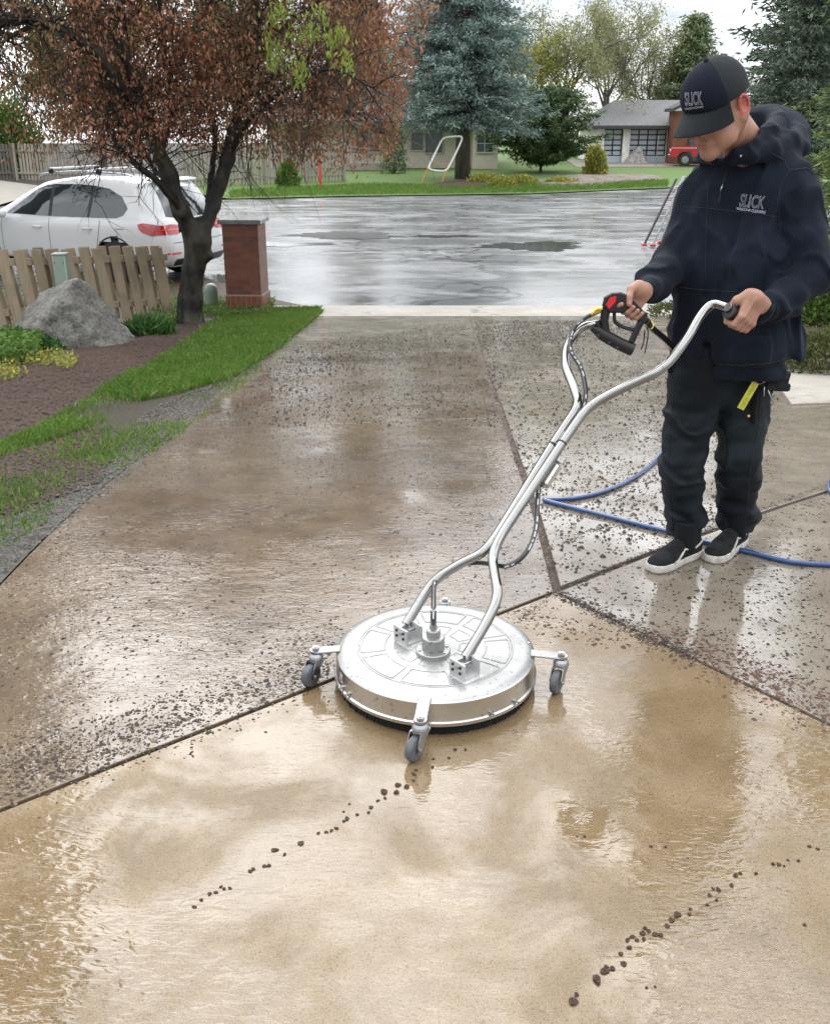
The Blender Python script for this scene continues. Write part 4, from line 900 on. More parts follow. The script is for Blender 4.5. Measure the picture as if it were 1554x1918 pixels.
m = MB(); rt = ZZ(188); m.add([(g0-.4, -.6, ev), (g1_+.3, -.6, ev), (g1_+.3, 7.6, ev), (g0-.4, 7.6, ev), (XX(1165), 3.5, rt+.12), (g1_+2., 3.5, rt+.12), (g1_+2, 7.6, ev), (g1_+2, -.6, ev), (g0-.4, -.6, ev-.22), (g1_+2, -.6, ev-.22), (g1_+2, 7.6, ev-.22), (g0-.4, 7.6, ev-.22)],
      [(0, 7, 5, 4), (3, 4, 5, 6), (0, 4, 3), (7, 6, 5), (8, 9, 7, 0), (9, 10, 6, 7), (10, 11, 3, 6), (11, 8, 0, 3), (8, 11, 10, 9)]); m.build('roof', M['roof_grey'], gar)
m = MB(); m.box(((g0-.4+g1_+.3)/2, -.63, ev-.12), (g1_-g0+.7, .06, .16)); m.build('gutter', M['dgrey'], gar)
hw = empty('brown_house', (0, gy-1.6, z0), 'brown timber-clad house wing with a dark pitched roof beside the garage', 'house')
x0, x1 = float(D(1259, 270, gy-1.6)[0]), float(D(1420, 270, gy-1.6)[0]); zt = float(D(1260, 207, gy-1.6)[2])-z0
wallbox(x0, x1, 0, 1.5, -.2, zt).build('wall', M['wood_brown'], hw); m = MB(); pk = zt+1.3
m.prism([(x0-.3, zt-.05), (x0-.3, zt+.13), ((x0+x1)/2, pk+.18), (x1+.3, zt+.13), (x1+.3, zt-.05), ((x0+x1)/2, pk)], -.5, 1.55); m.build('roof', M['dgrey'], hw)
wx = float(D(1290, 270, gy-1.6)[0]); window(wx, wx+.7, .2, 2.1, 0, hw, 1, 1, fr='dgrey')
# flag stick
fp = G(1228, 310); fs = empty('garden_pole', fp, 'thin grey pole standing in the lawn edge before the garage', 'pole'); MB().cyl((0, 0, -.1), (0, 0, 1.55), .022, 8).build('shaft', M['alloy'], fs); MB().ball((0, 0, 1.57), .04, 8).build('finial', M['alloy'], fs)
# --- red off-roader by the brown wing
rt_ = V3(D(1279, 300, gy-3.5)[0], gy-3.5, float(zg(gy-3.5))); tk = empty('parked_offroader', rt_, 'boxy vintage red off-roader with a white roof parked by the brown wing', 'car', rz=math.radians(-12))
M['red'] = NT('red_car_paint').set(Base_Color=(.55, .02, .035), Roughness=.35, Coat_Weight=1., Coat_Roughness=.05).m
k = 1.0
MB().prism([(-.75, .55), (-.78, .72), (-.76, .98), (-.7, 1.06), (.75, 1.12), (3.1, 1.10), (3.12, .55), (2.75, .55), (2.6, .85), (2.0, .85), (1.85, .55), (.5, .55), (.38, .85), (-.25, .85), (-.4, .55)], -.85, .85).build('body', M['red'], tk)
MB().prism([(.75, 1.12), (1.0, 1.62), (3.0, 1.62), (3.08, 1.10)], -.78, .78).build('cabin', M['carwhite'], tk)
for s in (-.79, .79): MB().prism([(.95, 1.16), (1.1, 1.54), (1.9, 1.54), (1.9, 1.16)], s-.01, s+.01).build('window', M['glass'], tk); MB().prism([(2.0, 1.16), (2.0, 1.54), (2.85, 1.54), (2.9, 1.16)], s-.01, s+.01).build('window', M['glass'], tk)
for x in (.07, 2.3):
    for s in (-.78, .78):
        w_ = MB().lathe([(.2, -.12), (.36, -.11), (.38, 0), (.36, .11), (.2, .12)], (x, s, .38), 22, rotx(math.pi/2)).build('wheel', M['tyre'], tk, True); MB().lathe([(.0, -.135), (.2, -.12), (.2, .12), (0, .135)], (x, s, .38), 18, rotx(math.pi/2)).build('rim', M['alloy'], w_, True)
MB().box((-.85, 0, .62), (.1, 1.7, .12), bev=.02).build('bumper', M['chrome'], tk); MB().prism([(-.74, 1.0), (-.74, 1.03), (3.1, 1.04), (3.1, 1.0)], -.857, .857).build('side_stripe', M['carwhite'], tk)
for s in (-.6, .6): MB().cyl((-.76, s, .85), (-.81, s, .85), .1, 12).build('headlight', M['frost'], tk)
# --- stepladder on the street behind the man
M['ladder_black'] = plain('black_fibreglass', (.02, .02, .022), .4); M['ladder_white'] = plain('pale_aluminium', (.5, .5, .52), .35, .8); M['redrub'] = plain('red_rubber', (.55, .04, .06), .5)
ly = 22.6; LO = V3(D(1218, 460, ly)[0], ly, -.925); ld = empty('stepladder', LO, 'black and silver ladder leaning on its side rails with red feet behind the man', 'ladder'); q = lambda px, py, dy=0: D(px, py, ly+dy)-LO
a0, a1, b0, b1 = q(1206, 458), q(1266, 335, .5), q(1222, 459, .1), q(1280, 330, .6)
MB().beam(a0, a1, .03, .09, up=(0, 1, 0)).build('side_rail', M['ladder_black'], ld); MB().beam(b0, b1, .03, .09, up=(0, 1, 0)).build('side_rail', M['ladder_white'], ld)
for i in range(1, 7): t = i/7; MB().beam(a0+(a1-a0)*t, b0+(b1-b0)*t, .03, .05, up=(0, 1, 0)).build('rung', M['ladder_white'], ld)
c0, c1 = q(1236, 456, .9), q(1284, 330, .7); MB().beam(c0, c1, .03, .07, up=(0, 1, 0)).build('rear_leg', M['ladder_white'], ld)
for p_ in (a0, b0, c0): MB().box((p_[0], p_[1], max(.025, p_[2])), (.11, .14, .05), bev=.012).build('foot', M['redrub'], ld)
M['leaf_olive'] = leafmat('olive_twiggy_leaves', (.06, .075, .025), (.16, .18, .06), .25)
# --- near plants and groundcover
bush('hosta_clump', G(278, 625), .33, .22, .2, 'small clump of deep green strap leaves between boulder and tree', 'leaf_deep', 51, 700, .13, .028, 'plant', up=1.2)
bush('leafy_plant', G(35, 652), .5, .25, .17, 'dark green leafy plant at the left edge touching the boulder', 'leaf_deep', 52, 1500, .055, .04, 'plant', up=.8)
bush('flowering_shrub', G(1530, 610)+V3(.3, .5, 0), .8, .8, .50, 'light green low shrub with pale flowers behind the man\'s elbow', 'leaf_green', 61, 5200, .075, .035, 'shrub')
bush('bed_shrub', G(1520, 705)+V3(.42, .35, 0), .62, .45, .36, 'twiggy olive shrub at the corner of the right-hand bed', 'leaf_olive', 62, 5200, .05, .02, 'shrub', up=.6)
bush('bed_shrub', G(1245, 600)+V3(.3, .4, 0), .5, .5, .22, 'small olive plant in the bed seen under the man\'s arm', 'leaf_olive', 63, 1500, .05, .022, 'shrub', up=.6)
rng = np.random.default_rng(71)
def scatter(pp, n, dz=0.):
    P2 = np.array(pix_poly(pp) if len(pp[0]) == 2 and max(max(p) for p in pp) > 60 else pp); lo, hi = P2.min(0), P2.max(0); out_ = []
    while sum(map(len, out_)) < n:
        q = rng.uniform(lo, hi, (n*2, 2)); inside = np.zeros(len(q), bool); m = len(P2)
        for i in range(m):
            (x1, y1), (x2, y2) = P2[i], P2[(i+1) % m]; c = ((y1 > q[:, 1]) != (y2 > q[:, 1])) & (q[:, 0] < (x2-x1)*(q[:, 1]-y1)/(y2-y1+1e-12)+x1); inside ^= c
        out_.append(q[inside])
    q = np.concatenate(out_)[:n]; return np.column_stack([q, zg(q[:, 1])+dz])
def leafy_patch(name, pp, n, ln, wd, h, mat, label=None, up=.7):
    C = scatter(pp, n); k = nz3(C[:, 0], C[:, 1], 0*C[:, 0], 5, 5, 3); C = C[k > -.35]; C[:, 2] += rng.uniform(0, 1, len(C))*h*(1+.5*nz3(C[:, 0], C[:, 1], 0*C[:, 0], 4, 8, 2)); d = rng.normal(size=C.shape)+V3(0, 0, up); l = rng.uniform(.6, 1.3, len(C))*ln
    o = leaves(name, C, d, l, l*wd/ln, M[mat], None, rng); return tag(o, kind='stuff')
leafy_patch('ground_cover', [(-60, 640), (60, 640), (85, 650), (70, 672), (30, 685), (-60, 690)], 5200, .05, .032, .16, 'leaf_green')
leafy_patch('ground_cover', [(-60, 668), (90, 662), (150, 672), (140, 690), (80, 700), (10, 712), (-60, 730)], 2600, .035, .022, .07, 'leaf_yellow')
leafy_patch('ground_cover', [(340, 582), (400, 560), (520, 575), (505, 592), (430, 598), (375, 606)], 7500, .045, .014, .13, 'leaf_green', up=1)
leafy_patch('ground_cover', [(262, 612), (330, 560), (345, 600), (310, 625)], 1500, .05, .015, .14, 'leaf_green', up=1)
leafy_patch('ground_cover', [(0, 500), (60, 490), (320, 490), (330, 560), (0, 600)], 4200, .06, .012, .07, 'leaf_green', up=1.2)
# turf
def grass(name, pp, n, h, mat, thin=None):
    C = scatter(pp, n); k = nz3(C[:, 0], C[:, 1], 0*C[:, 0], 4, 15, 3)
    if thin is not None: C = C[k+rng.normal(size=len(k))*.3 > thin]
    m = len(C); hh = h*rng.uniform(.5, 1.2, m)[:, None]; a = rng.uniform(0, 6.283, m); s = np.column_stack([np.cos(a), np.sin(a), 0*a])*.0028; b = rng.normal(size=(m, 3))*V3(.4, .4, 0)*hh
    up = V3(0, 0, 1)*hh; V = np.stack([C-s, C+s, C+up*.6+b*.35+s*.7, C+up+b], 1).reshape(-1, 3); me = npmesh(name, V, np.arange(4*m).reshape(m, 4), 4); return tag(link(name, me, mat), kind='stuff')
M['grass'] = leafmat('wet_grass', (.06, .135, .014), (.17, .31, .045), .35, .35, sc=2.2, spec=.6, c3=(.26, .29, .10))
grass('grass', [(600, 577), (520, 578), (400, 602), (352, 640), (270, 692), (190, 738), (262, 752), (330, 738), (430, 712), (520, 655), (603, 587)], 62000, .055, M['grass'])
grass('grass', [(250, 700), (262, 752), (268, 776), (215, 850), (150, 905), (60, 930), (-60, 960), (-60, 850), (60, 800), (160, 750)], 100, .045, M['grass'], .0)
grass('grass', [(250, 690), (262, 752), (230, 776), (150, 808), (60, 838), (-60, 880), (-60, 855), (60, 808), (160, 748)], 10000, .042, M['grass'], -.15)
grass('grass', [(60, 840), (160, 810), (250, 775), (240, 820), (180, 890), (80, 935), (-60, 970), (-60, 890)], 3600, .035, M['grass'], .35)
grass('grass', [(215, 850), (262, 770), (430, 712), (520, 655), (480, 700), (330, 820), (200, 900), (60, 1000), (-60, 1060), (-60, 930)], 5500, .03, M['grass'], .2)
grass('grass', [(430, 371), (640, 366), (1000, 361), (1250, 350), (1250, 338), (900, 350), (700, 345), (430, 358)], 26000, .14, M['grass'])
mm = G(1000, 345)
def mound(name, poly, h, mat):
    bm = bmesh.new(); P2 = np.array(pix_poly(poly)); c = P2.mean(0); vs = []; rgs = []
    for t in (1, .8, .55, .3): rgs.append([bm.verts.new((*(c+(p-c)*t), float(zg((c+(p-c)*t)[1]))+.015+h*(1-t)**.7*(1 if t < 1 else 0)+(-.03 if t == 1 else 0))) for p in P2])
    n = len(P2)
    for a, b in zip(rgs, rgs[1:]):
        for i in range(n): bm.faces.new((a[i], a[(i+1) % n], b[(i+1) % n], b[i]))
    bm.faces.new(rgs[-1]); me = bpy.data.meshes.new(name); bmesh.ops.recalc_face_normals(bm, faces=bm.faces); bm.to_mesh(me); bm.free(); return tag(link(name, me, mat, smooth=True), kind='structure')
mound('mulch_mound', [(775, 352), (850, 355), (930, 353), (1000, 349), (985, 338), (880, 336), (820, 340)], .16, M['mulch'])
mound('rocky_bank', [(1000, 350), (1100, 350), (1230, 338), (1250, 330), (1130, 328), (1040, 332), (990, 340)], .3, M['gravel'])
# ---------------------------------------------------------------- surface cleaner
def metal(name, col, rough, sc=(3, 3, 90), st=.12, mt=1., dirt=.25):
    t = NT(name); a = t.noise(1, 4, .6, t.co(sc)); b = t.noise(9, 5, .65)
    c = t.mix(t.math('MULTIPLY', t.ramp(b, (.5, 0), (.72, 1)), dirt), col, [x*.45 for x in col]); c = t.mix(t.math('MULTIPLY', t.ramp(t.noise(75, 3, .6), (.63, 0), (.66, 1)), dirt*2), c, (.10, .08, .055))
    t.set(Base_Color=c, Metallic=mt, Roughness=t.math('MULTIPLY_ADD', b, .25, rough-.1), Normal=t.bump(a, st, .002)); return t.m
M['alu'] = metal('wet_cast_aluminium', (.40, .40, .39), .42); M['bracket'] = plain('silver_bracket', (.52, .52, .51), .4, .55); M['steel'] = metal('polished_stainless_tube', (.34, .335, .32), .10, (60, 60, 60), .02, dirt=.15); M['zinc'] = metal('zinc_plate', (.42, .43, .45), .28, (20, 20, 20), .05)
M['band'] = metal('brushed_stainless_band', (.60, .58, .54), .26, (2, 2, 160), .1); M['brush'] = plain('black_bristles', (.008, .008, .008), .9, bump=.8, sc=200)
M['wheelrub'] = plain('grey_caster_rubber', (.10, .105, .115), .5, var=.2, sc=40); M['hose_black'] = plain('black_hose_rubber', (.012, .012, .013), .3, coat=.5, coatr=.2); M['hosemark'] = plain('white_hose_print', (.5, .5, .5), .6)
M['brass'] = plain('brass', (.55, .40, .12), .3, 1.); M['gun'] = plain('black_gun_plastic', (.010, .010, .011), .42, bump=.15, sc=120); M['gunred'] = plain('red_gun_panel', (.60, .02, .03), .35)
cz = .112; c1 = onplane(628, 1225, (0, 0, cz), (0, 0, 1.)); c2 = onplane(1003, 1225, (0, 0, cz), (0, 0, 1.)); RC = float(np.linalg.norm(c2-c1)/2)
CC = V3((c1[0]+c2[0])/2, float(onplane(815, 1130, (0, 0, cz), (0, 0, 1.))[1])-RC, 0)
sc_ = empty('surface_cleaner', CC, 'round stainless surface cleaner on four casters with a long forked handle', 'surface cleaner')
loc = lambda p: np.asarray(p, float)-CC
mb = MB(); mb.lathe([(0, .120), (.12, .1195), (.2, .118), (RC-.03, .1165), (RC-.012, .114), (RC-.003, .108)], n=96)
def emb(P, r=.0028, closed=False): mb.tube(P, r, 6, caps=not closed)
ang = lambda a, r, z=.1185: V3(r*math.cos(a), r*math.sin(a), z)
zt_ = lambda r: float(np.interp(r, [0, .12, .2, RC-.03], [.120, .1195, .118, .1165]))
def sector(a0, a1, r0, r1, n=10):
    P = [ang(a0+(a1-a0)*i/n, r1, zt_(r1)) for i in range(n+1)]+[ang(a1-(a1-a0)*i/n, r0, zt_(r0)) for i in range(n+1)]; P.append(P[0]); P.append(P[1]); return rounded(P, .006, 2)
for k in range(8): a = .25+k*math.pi/4; emb(sector(a+.06, a+.72, .155, .228)); emb(sector(a+.10, a+.68, .075, .125), .0022)
emb([ang(t, .236, zt_(.236)) for t in np.linspace(0, 6.2832, 90)], .0025, True)
mb.build('housing_top', M['alu'], sc_, True, .6)
mb = MB(); mb.lathe([(RC-.003, .108), (RC, .104), (RC+.001, .05), (RC+.002, .046), (RC+.007, .043), (RC+.007, .033), (RC+.001, .030), (RC-.012, .030)], n=128); mb.build('housing_band', M['band'], sc_, True, .5)
mb = MB(); rg = random.Random(5)
for k in range(420):
    a = k/420*6.2832; r = RC-.008; mb.tube([(r*math.cos(a), r*math.sin(a), .034), ((r+rg.uniform(-.004, .006))*math.cos(a+.01), (r+.003)*math.sin(a+.01), rg.uniform(.001, .006))], [.0035, .0022], 4)
mb.lathe([(RC-.014, .034), (RC-.012, .006)], n=64); mb.build('brush_skirt', M['brush'], sc_)
for a in (math.radians(205), math.radians(213), math.radians(300), math.radians(318), math.radians(30), math.radians(120)):
    m = MB(); m.cyl(((RC-.002)*math.cos(a), (RC-.002)*math.sin(a), .052), ((RC+.016)*math.cos(a), (RC+.016)*math.sin(a), .052), .0035, 8); m.lathe([(0, -.003), (.007, -.003), (.007, .003), (0, .003)], ((RC+.004)*math.cos(a), (RC+.004)*math.sin(a), .052), 6, rotz(a) @ roty(math.pi/2)); m.build('bolt', M['zinc'], sc_)
# red and white warning sticker on the band
m = MB(); a0 = math.radians(203)
for i in range(6): pass
P = []; 
for i in range(7):
    a = a0+.085*(i/6-.5); P += [((RC+.0025)*math.cos(a), (RC+.0025)*math.sin(a), .094), ((RC+.0025)*math.cos(a), (RC+.0025)*math.sin(a), .062)]
m.add(P, [(2*i, 2*i+1, 2*i+3, 2*i+2) for i in range(6)]); m.build('sticker', M['carwhite'], sc_)
m = MB(); f_ = lambda s, t: ((RC+.0035)*math.cos(a0+s), (RC+.0035)*math.sin(a0+s), t); m.add([f_(-.03, .089), f_(-.018, .089), f_(.012, .067), f_(-.002, .067), f_(.018, .082), f_(.028, .082), f_(.028, .071), f_(.018, .071)], [(0, 1, 2, 3), (4, 5, 6, 7)]); m.build('sticker_mark', M['gunred'], sc_)
# swivel in the middle
sw = loc(onplane(811, 1222, (0, 0, .12), (0, 0, 1.))); sw[2] = 0
m = MB(); m.lathe([(0, .118), (.052, .118), (.052, .131), (.050, .133), (.034, .134), (.034, .172), (.032, .175), (.021, .176), (.021, .196), (.019, .199), (.011, .2), (.011, .215), (0, .215)], sw, 40)
m.build('swivel', M['alu'], sc_, True, .5)
for k in range(6): a = k*1.047+.3; m = MB(); m.lathe([(0, 0), (.0055, 0), (.0055, .004), (0, .005)], sw+V3(.043*math.cos(a), .043*math.sin(a), .133), 8); m.build('bolt', M['zinc'], sc_)
# brackets, handle tubes: all in the plane of the handle
bL, bR = onplane(764, 1182, (0, 0, .15), (0, 0, 1.)), onplane(870, 1245, (0, 0, .15), (0, 0, 1.)); uB = unit(bR-bL)
HH = D(1350, 572, 3.27); pn = unit(np.cross(uB, HH-(bL+bR)/2)); hb = (bL+bR)/2
pn = pn if pn[1] < 0 else -pn
HP = lambda px, py, o=0: onplane(px, py, hb+pn*o, pn)
RB_ = np.stack([uB, unit(np.cross((0, 0, 1.), uB)), V3(0, 0, 1)], 1)
for b_ in (bL, bR):
    q = loc(b_); q[2] = 0; m = MB(); o_ = q+V3(0, 0, .145)
    m.box(o_+RB_ @ V3(0, -.028, 0), (.066, .006, .05), RB_, bev=.001); m.box(o_+RB_ @ V3(0, .028, 0), (.066, .006, .05), RB_, bev=.001)
    m.box(o_+RB_ @ V3(0, 0, -.022), (.066, .05, .006), RB_); m.box(o_+RB_ @ V3(-.031, 0, .0), (.004, .05, .014), RB_); m.box(o_+RB_ @ V3(0, 0, -.0265), (.09, .075, .004), RB_, bev=.001); m.build('handle_bracket', M['bracket'], sc_)
    for s in (-1, 1):
        for zz in (-.006, .012): m = MB(); m.cyl(o_+RB_ @ V3(s*.016, -.031, zz), o_+RB_ @ V3(s*.016, -.0345, zz), .0045, 8); m.build('bolt', M['blacktrim'], sc_)
    m = MB(); m.cyl(o_+RB_ @ V3(0, -.034, .006), o_+RB_ @ V3(0, .034, .006), .006, 10); m.build('pivot_pin', M['zinc'], sc_)
TL = [(760, 1170), (812, 1086), (868, 1052), (905, 1036), (930, 1003), (1040, 824), (1085, 757), (1073, 722), (1057, 682), (1060, 645), (1088, 611), (1122, 607)]
TR = [(871, 1232), (908, 1172), (934, 1120), (926, 1075), (921, 1040), (938, 1003), (1055, 826), (1098, 764), (1150, 734), (1242, 692), (1283, 640), (1312, 590), (1334, 566), (1362, 575)]
def handle_tube(ps, r=.0155, o=0.):
    P = [loc(HP(*p, o)) for p in ps]; P = rounded(P, .05, 6); MB().tube(P, r, 14).build('handle_tube', M['steel'], sc_, True); return P
PL, PR = handle_tube(TL), handle_tube(TR)
# grips reach back towards the man
gR = [loc(HP(1362, 575)), loc(HP(1362, 575))+V3(.018, .01, -.014), loc(HP(1362, 575))+V3(.105, .055, -.068)]
MB().tube(gR[:2], .0155, 12).build('tube_end', M['steel'], sc_, True)
GRIP_L = (gR[1]-V3(.01, .01, 0)+CC, gR[2]+CC)
m = MB(); m.tube([GRIP_L[0]-CC+(GRIP_L[1]-GRIP_L[0])*t for t in (-.05, -.04, .06, .07, .1, 1.)], [.0155, .025, .025, .020, .019, .019], 16); m.build('grip', M['gun'], sc_, True)
# joint collar, clamp
def along(a, b, t): return [a[i]+(b[i]-a[i])*t for i in (0, 1)]
m = MB(); a, b = loc(HP(1036, 834)), loc(HP(1050, 826)); dd = unit(loc(HP(1060, 795))-loc(HP(1020, 857)))
m.beam((a+b)/2-dd*.05, (a+b)/2+dd*.05, .038, .012, up=pn, bev=.003); m.build('weld_plate', M['steel'], sc_)
for c_ in (a, loc(HP(1052, 830))): m = MB(); m.tube([c_-dd*.003, c_+dd*.003], .0168, 14); m.build('joint_ring', M['blacktrim'], sc_)
m = MB(); c_ = loc(HP(1026, 890, -.03)); m.beam(c_-dd*.045, c_+dd*.045, .05, .03, up=pn, bev=.006); m.build('hose_clamp', M['band'], sc_)
# black whip hose from swivel up to the gun
H_ = lambda px, py, o: loc(HP(px, py, o))
sp0 = sw+V3(0, 0, .21); sp1 = H_(806, 1105, .01)
hose = spline([sp0, sw+V3(0, 0, .26), H_(816, 1084, .0), H_(852, 1060, -.01), H_(900, 1054, -.03), H_(950, 1060, -.035), H_(985, 1035, -.035), H_(1003, 990, -.035), H_(1007, 930, -.035), H_(1012, 905, -.035), H_(1040, 858, -.035), H_(1072, 800, -.035), H_(1096, 745, -.03), H_(1088, 690, -.01), H_(1068, 655, .02), H_(1073, 618, .03), H_(1095, 596, .03), H_(1122, 583, .03)], 8)
hm = MB().tube(hose, .0078, 10); nh = len(hm.f)
MB().tube([sp0-V3(0, 0, .01), sp0+V3(0, 0, .055)], .0095, 12).build('hose_ferrule', M['zinc'], sc_, True)
m = hm; rg = random.Random(2)
for i in range(6, len(hose)-8, 2):
    if rg.random() < .45: continue
    a = hose[i]; d = unit(hose[i+1]-a); nn = unit(np.cross(np.cross(d, V3(0, -1, .3)), d)); s_ = unit(np.cross(d, nn)); o = a+nn*.0082*(1 if nn[1] < 0 else -1)
    l_ = rg.uniform(.004, .012); m.add([o-d*l_-s_*.0022, o+d*l_-s_*.0022, o+d*l_+s_*.0022, o-d*l_+s_*.0022], [(0, 1, 2, 3)])
o = m.build('pressure_hose', [M['hose_black'], M['hosemark']], sc_, True)
for i, f in enumerate(o.data.polygons): f.material_index = int(i >= nh)
# trigger gun and its frame on the left tube
GZ = lambda px, py, dy=0: loc(D(px, py, 3.24+dy))
gun = MB(); P = [(1127, 572), (1131, 556), (1145, 548), (1163, 547), (1178, 553), (1180, 575), (1168, 586), (1140, 586)]
def slab(m, pts, dy0, dy1, bevel=True):
    n = len(pts); V = []
    c = np.mean(pts, 0)
    for dy, k in ((dy0, .86), (dy0+.006, 1.), (dy1-.006, 1.), (dy1, .86)): V += [GZ(*(c+(np.array(p)-c)*k), dy) for p in pts]
    m.add(V, [tuple(range(n-1, -1, -1)), tuple(range(3*n, 4*n))]+[(r*n+i, r*n+(i+1) % n, (r+1)*n+(i+1) % n, (r+1)*n+i) for r in range(3) for i in range(n)])
slab(gun, P, -.02, .022); gun.build('gun_body', M['gun'], sc_, True, .6)
m = MB(); slab(m, [(1133, 571), (1142, 556), (1155, 553), (1153, 566), (1140, 580)], -.0235, .0255); m.build('gun_panel', M['gunred'], sc_)
m = MB(); slab(m, [(1172, 556), (1186, 562), (1213, 590), (1209, 604), (1196, 600), (1172, 584)], -.014, .016); m.build('gun_handle', M['gun'], sc_)
m = MB(); m.tube(spline([GZ(1150, 586, -.005), GZ(1152, 603, -.004), GZ(1168, 613, 0), GZ(1190, 618, 0)], 4), .006, 8); m.build('trigger', M['gun'], sc_, True)
m = MB(); m.tube([GZ(1135, 576), GZ(1131, 600), GZ(1133, 625)], [.016, .014, .016], 10); m.build('gun_stem', M['gun'], sc_, True)
m = MB(); m.tube([GZ(1108, 612), GZ(1118, 618), GZ(1128, 626), GZ(1160, 644), GZ(1184, 655)], [.012, .017, .021, .0215, .0215], 14); m.build('cross_grip', M['gun'], sc_, True)
for px, py in ((1120, 628), (1141, 640), (1155, 650), (1118, 604)): MB().cyl(GZ(px, py, -.02), GZ(px, py, .02), .007, 8).build('bolt', M['gun'], sc_)
m = MB(); m.tube([GZ(1182, 640), GZ(1190, 622), GZ(1204, 594)], [.011, .011, .012], 10); m.build('handle_link', M['gun'], sc_, True)
m = MB(); m.tube([GZ(1106, 588, .0), GZ(1114, 583), GZ(1128, 577)], [.0085, .0085, .0085], 8); m.build('brass_coupling', M['brass'], sc_, True); m = MB(); m.lathe([(0, -.008), (.012, -.008), (.012, .008), (0, .008)], GZ(1118, 581), 6, roty(math.pi/2-.4)); m.build('coupling_nut', M['brass'], sc_)
# casters
def caster(px, py, wpx, wpy, yaw, hub=True):
    ax = loc(onplane(px, py, (0, 0, .112), (0, 0, 1.))); ax[2] = .112; d = unit(V3(ax[0], ax[1], 0)); pd = V3(-d[1], d[0], 0)
    ar = MB(); r0 = RC-.014 if True else RC; ar.beam(d*(r0)+V3(0, 0, .1155), ax+V3(0, 0, -.002)+d*.0, .036, .007, bev=.002); ar.lathe([(0, -.0045), (.018, -.0045), (.018, .0025), (0, .0025)], ax, 16)
    a_ = ar.build('caster_arm', M['alu'], sc_)
    w = MB(); w.cyl(ax+V3(0, 0, .0), ax+V3(0, 0, .013), .006, 8); w.lathe([(0, 0), (.011, 0), (.011, .007), (0, .007)], ax+V3(0, 0, .004), 6); w.build('axle_nut', M['zinc'], a_)
    ht = .037; wd = V3(math.cos(yaw), math.sin(yaw), 0); wp = V3(-wd[1], wd[0], 0); wc = ax+wd*.026; wc[2] = ht
    f = MB(); f.lathe([(0, -.008), (.017, -.008), (.022, -.016), (.024, -.022), (.024, -.03), (0, -.03)], ax, 20); f.lathe([(0, -.002), (.012, -.002), (.012, -.008), (0, -.008)], ax, 14)
    for s in (-1, 1):
        k = wp*s*.0165; pts = [ax+V3(0, 0, -.03)-wd*.022, ax+V3(0, 0, -.03)+wd*.024, wc+wd*.012+V3(0, 0, .012), wc+wd*.008+V3(0, 0, -.010), wc-wd*.012+V3(0, 0, -.008), wc-wd*.02+V3(0, 0, .02)]
        t_ = wp*s*.003; V = [p+k for p in pts]+[p+k+t_ for p in pts]; n = len(pts); f.add(V, [tuple(range(n)), tuple(range(2*n-1, n-1, -1))]+[(i, (i+1) % n, n+(i+1) % n, n+i) for i in range(n)])
    f.box(ax+V3(0, 0, -.029), (.044, .036, .004), np.stack([wd, wp, V3(0, 0, 1)], 1)); fk = f.build('caster_fork', M['zinc'], sc_)
    R_ = np.stack([wd, V3(0, 0, 1), wp], 1); m = MB(); m.lathe([(.012, -.012), (.028, -.0125), (.0345, -.010), (.037, -.005), (.037, .005), (.0345, .010), (.028, .0125), (.012, .012)], wc, 28, R_); m.build('caster_wheel', M['wheelrub'], sc_, True)
    m = MB(); m.cyl(wc-wp*.023, wc+wp*.023, .0055, 8); m.lathe([(0, -.0135), (.012, -.0135), (.012, .0135), (0, .0135)], wc, 14, R_); m.build('wheel_hub', M['zinc'], fk, True)
caster(591, 1218, 0, 0, math.radians(235)); caster(1051, 1229, 0, 0, math.radians(240)); caster(787, 1349, 0, 0, math.radians(235)); caster(833, 1127, 0, 0, math.radians(240))
# drops standing on the cover
rng = np.random.default_rng(5); mb = MB()
for i in range(170):
    a, r = rng.uniform(0, 6.28), RC*rng.uniform(.1, .97)**.5*.97
    if math.hypot(r*math.cos(a)-sw[0], r*math.sin(a)-sw[1]) < .06: continue
    k = rng.uniform(.0012, .0035); mb.ball((CC[0]+r*math.cos(a), CC[1]+r*math.sin(a), zt_(r)+.0003), (k, k, k*.5), 6)
M['drop'] = NT('water_drop').set(Base_Color=(.75, .77, .78), Roughness=.03, Coat_Weight=1.).m
o = mb.build('water_drops', M['drop'], smooth=True); tag(o, kind='stuff')
# ---------------------------------------------------------------- hoses
M['hose_blue'] = plain('blue_hose', (.012, .055, .19), .28, coat=.8, coatr=.12, var=.25, sc=25)
gp = lambda px, py, h=.011: onplane(px, py, (0, 0, h), (0, 0, 1.)) if G(px, py)[1] < 3.6 else G(px, py)+V3(0, 0, h)
hz_ = [D(1209, 600, 3.25), D(1222, 616, 3.33), D(1250, 640, 3.50), D(1275, 690, 3.85), D(1290, 780, 4.1), D(1265, 820, 4.3)]
ho = empty('pressure_hose', G(1250, 990), 'blue pressure hose looping over the wet slab behind the man and out at the right', 'hose')
HO = np.array(ho.location)
m = MB(); P = spline([p-HO for p in hz_[:3]]+[D(1275, 668, 3.7)-HO], 6); m.tube(P, .012, 10); m.build('black_hose_section', M['hose_black'], ho, True)
m = MB(); m.tube([hz_[0]-HO, D(1213, 605, 3.28)-HO], .0125, 8); m.lathe([(0, -.01), (.015, -.01), (.015, .01), (0, .01)], D(1216, 609, 3.3)-HO, 6, rotx(1.2)); m.build('brass_fitting', M['brass'], ho, True)
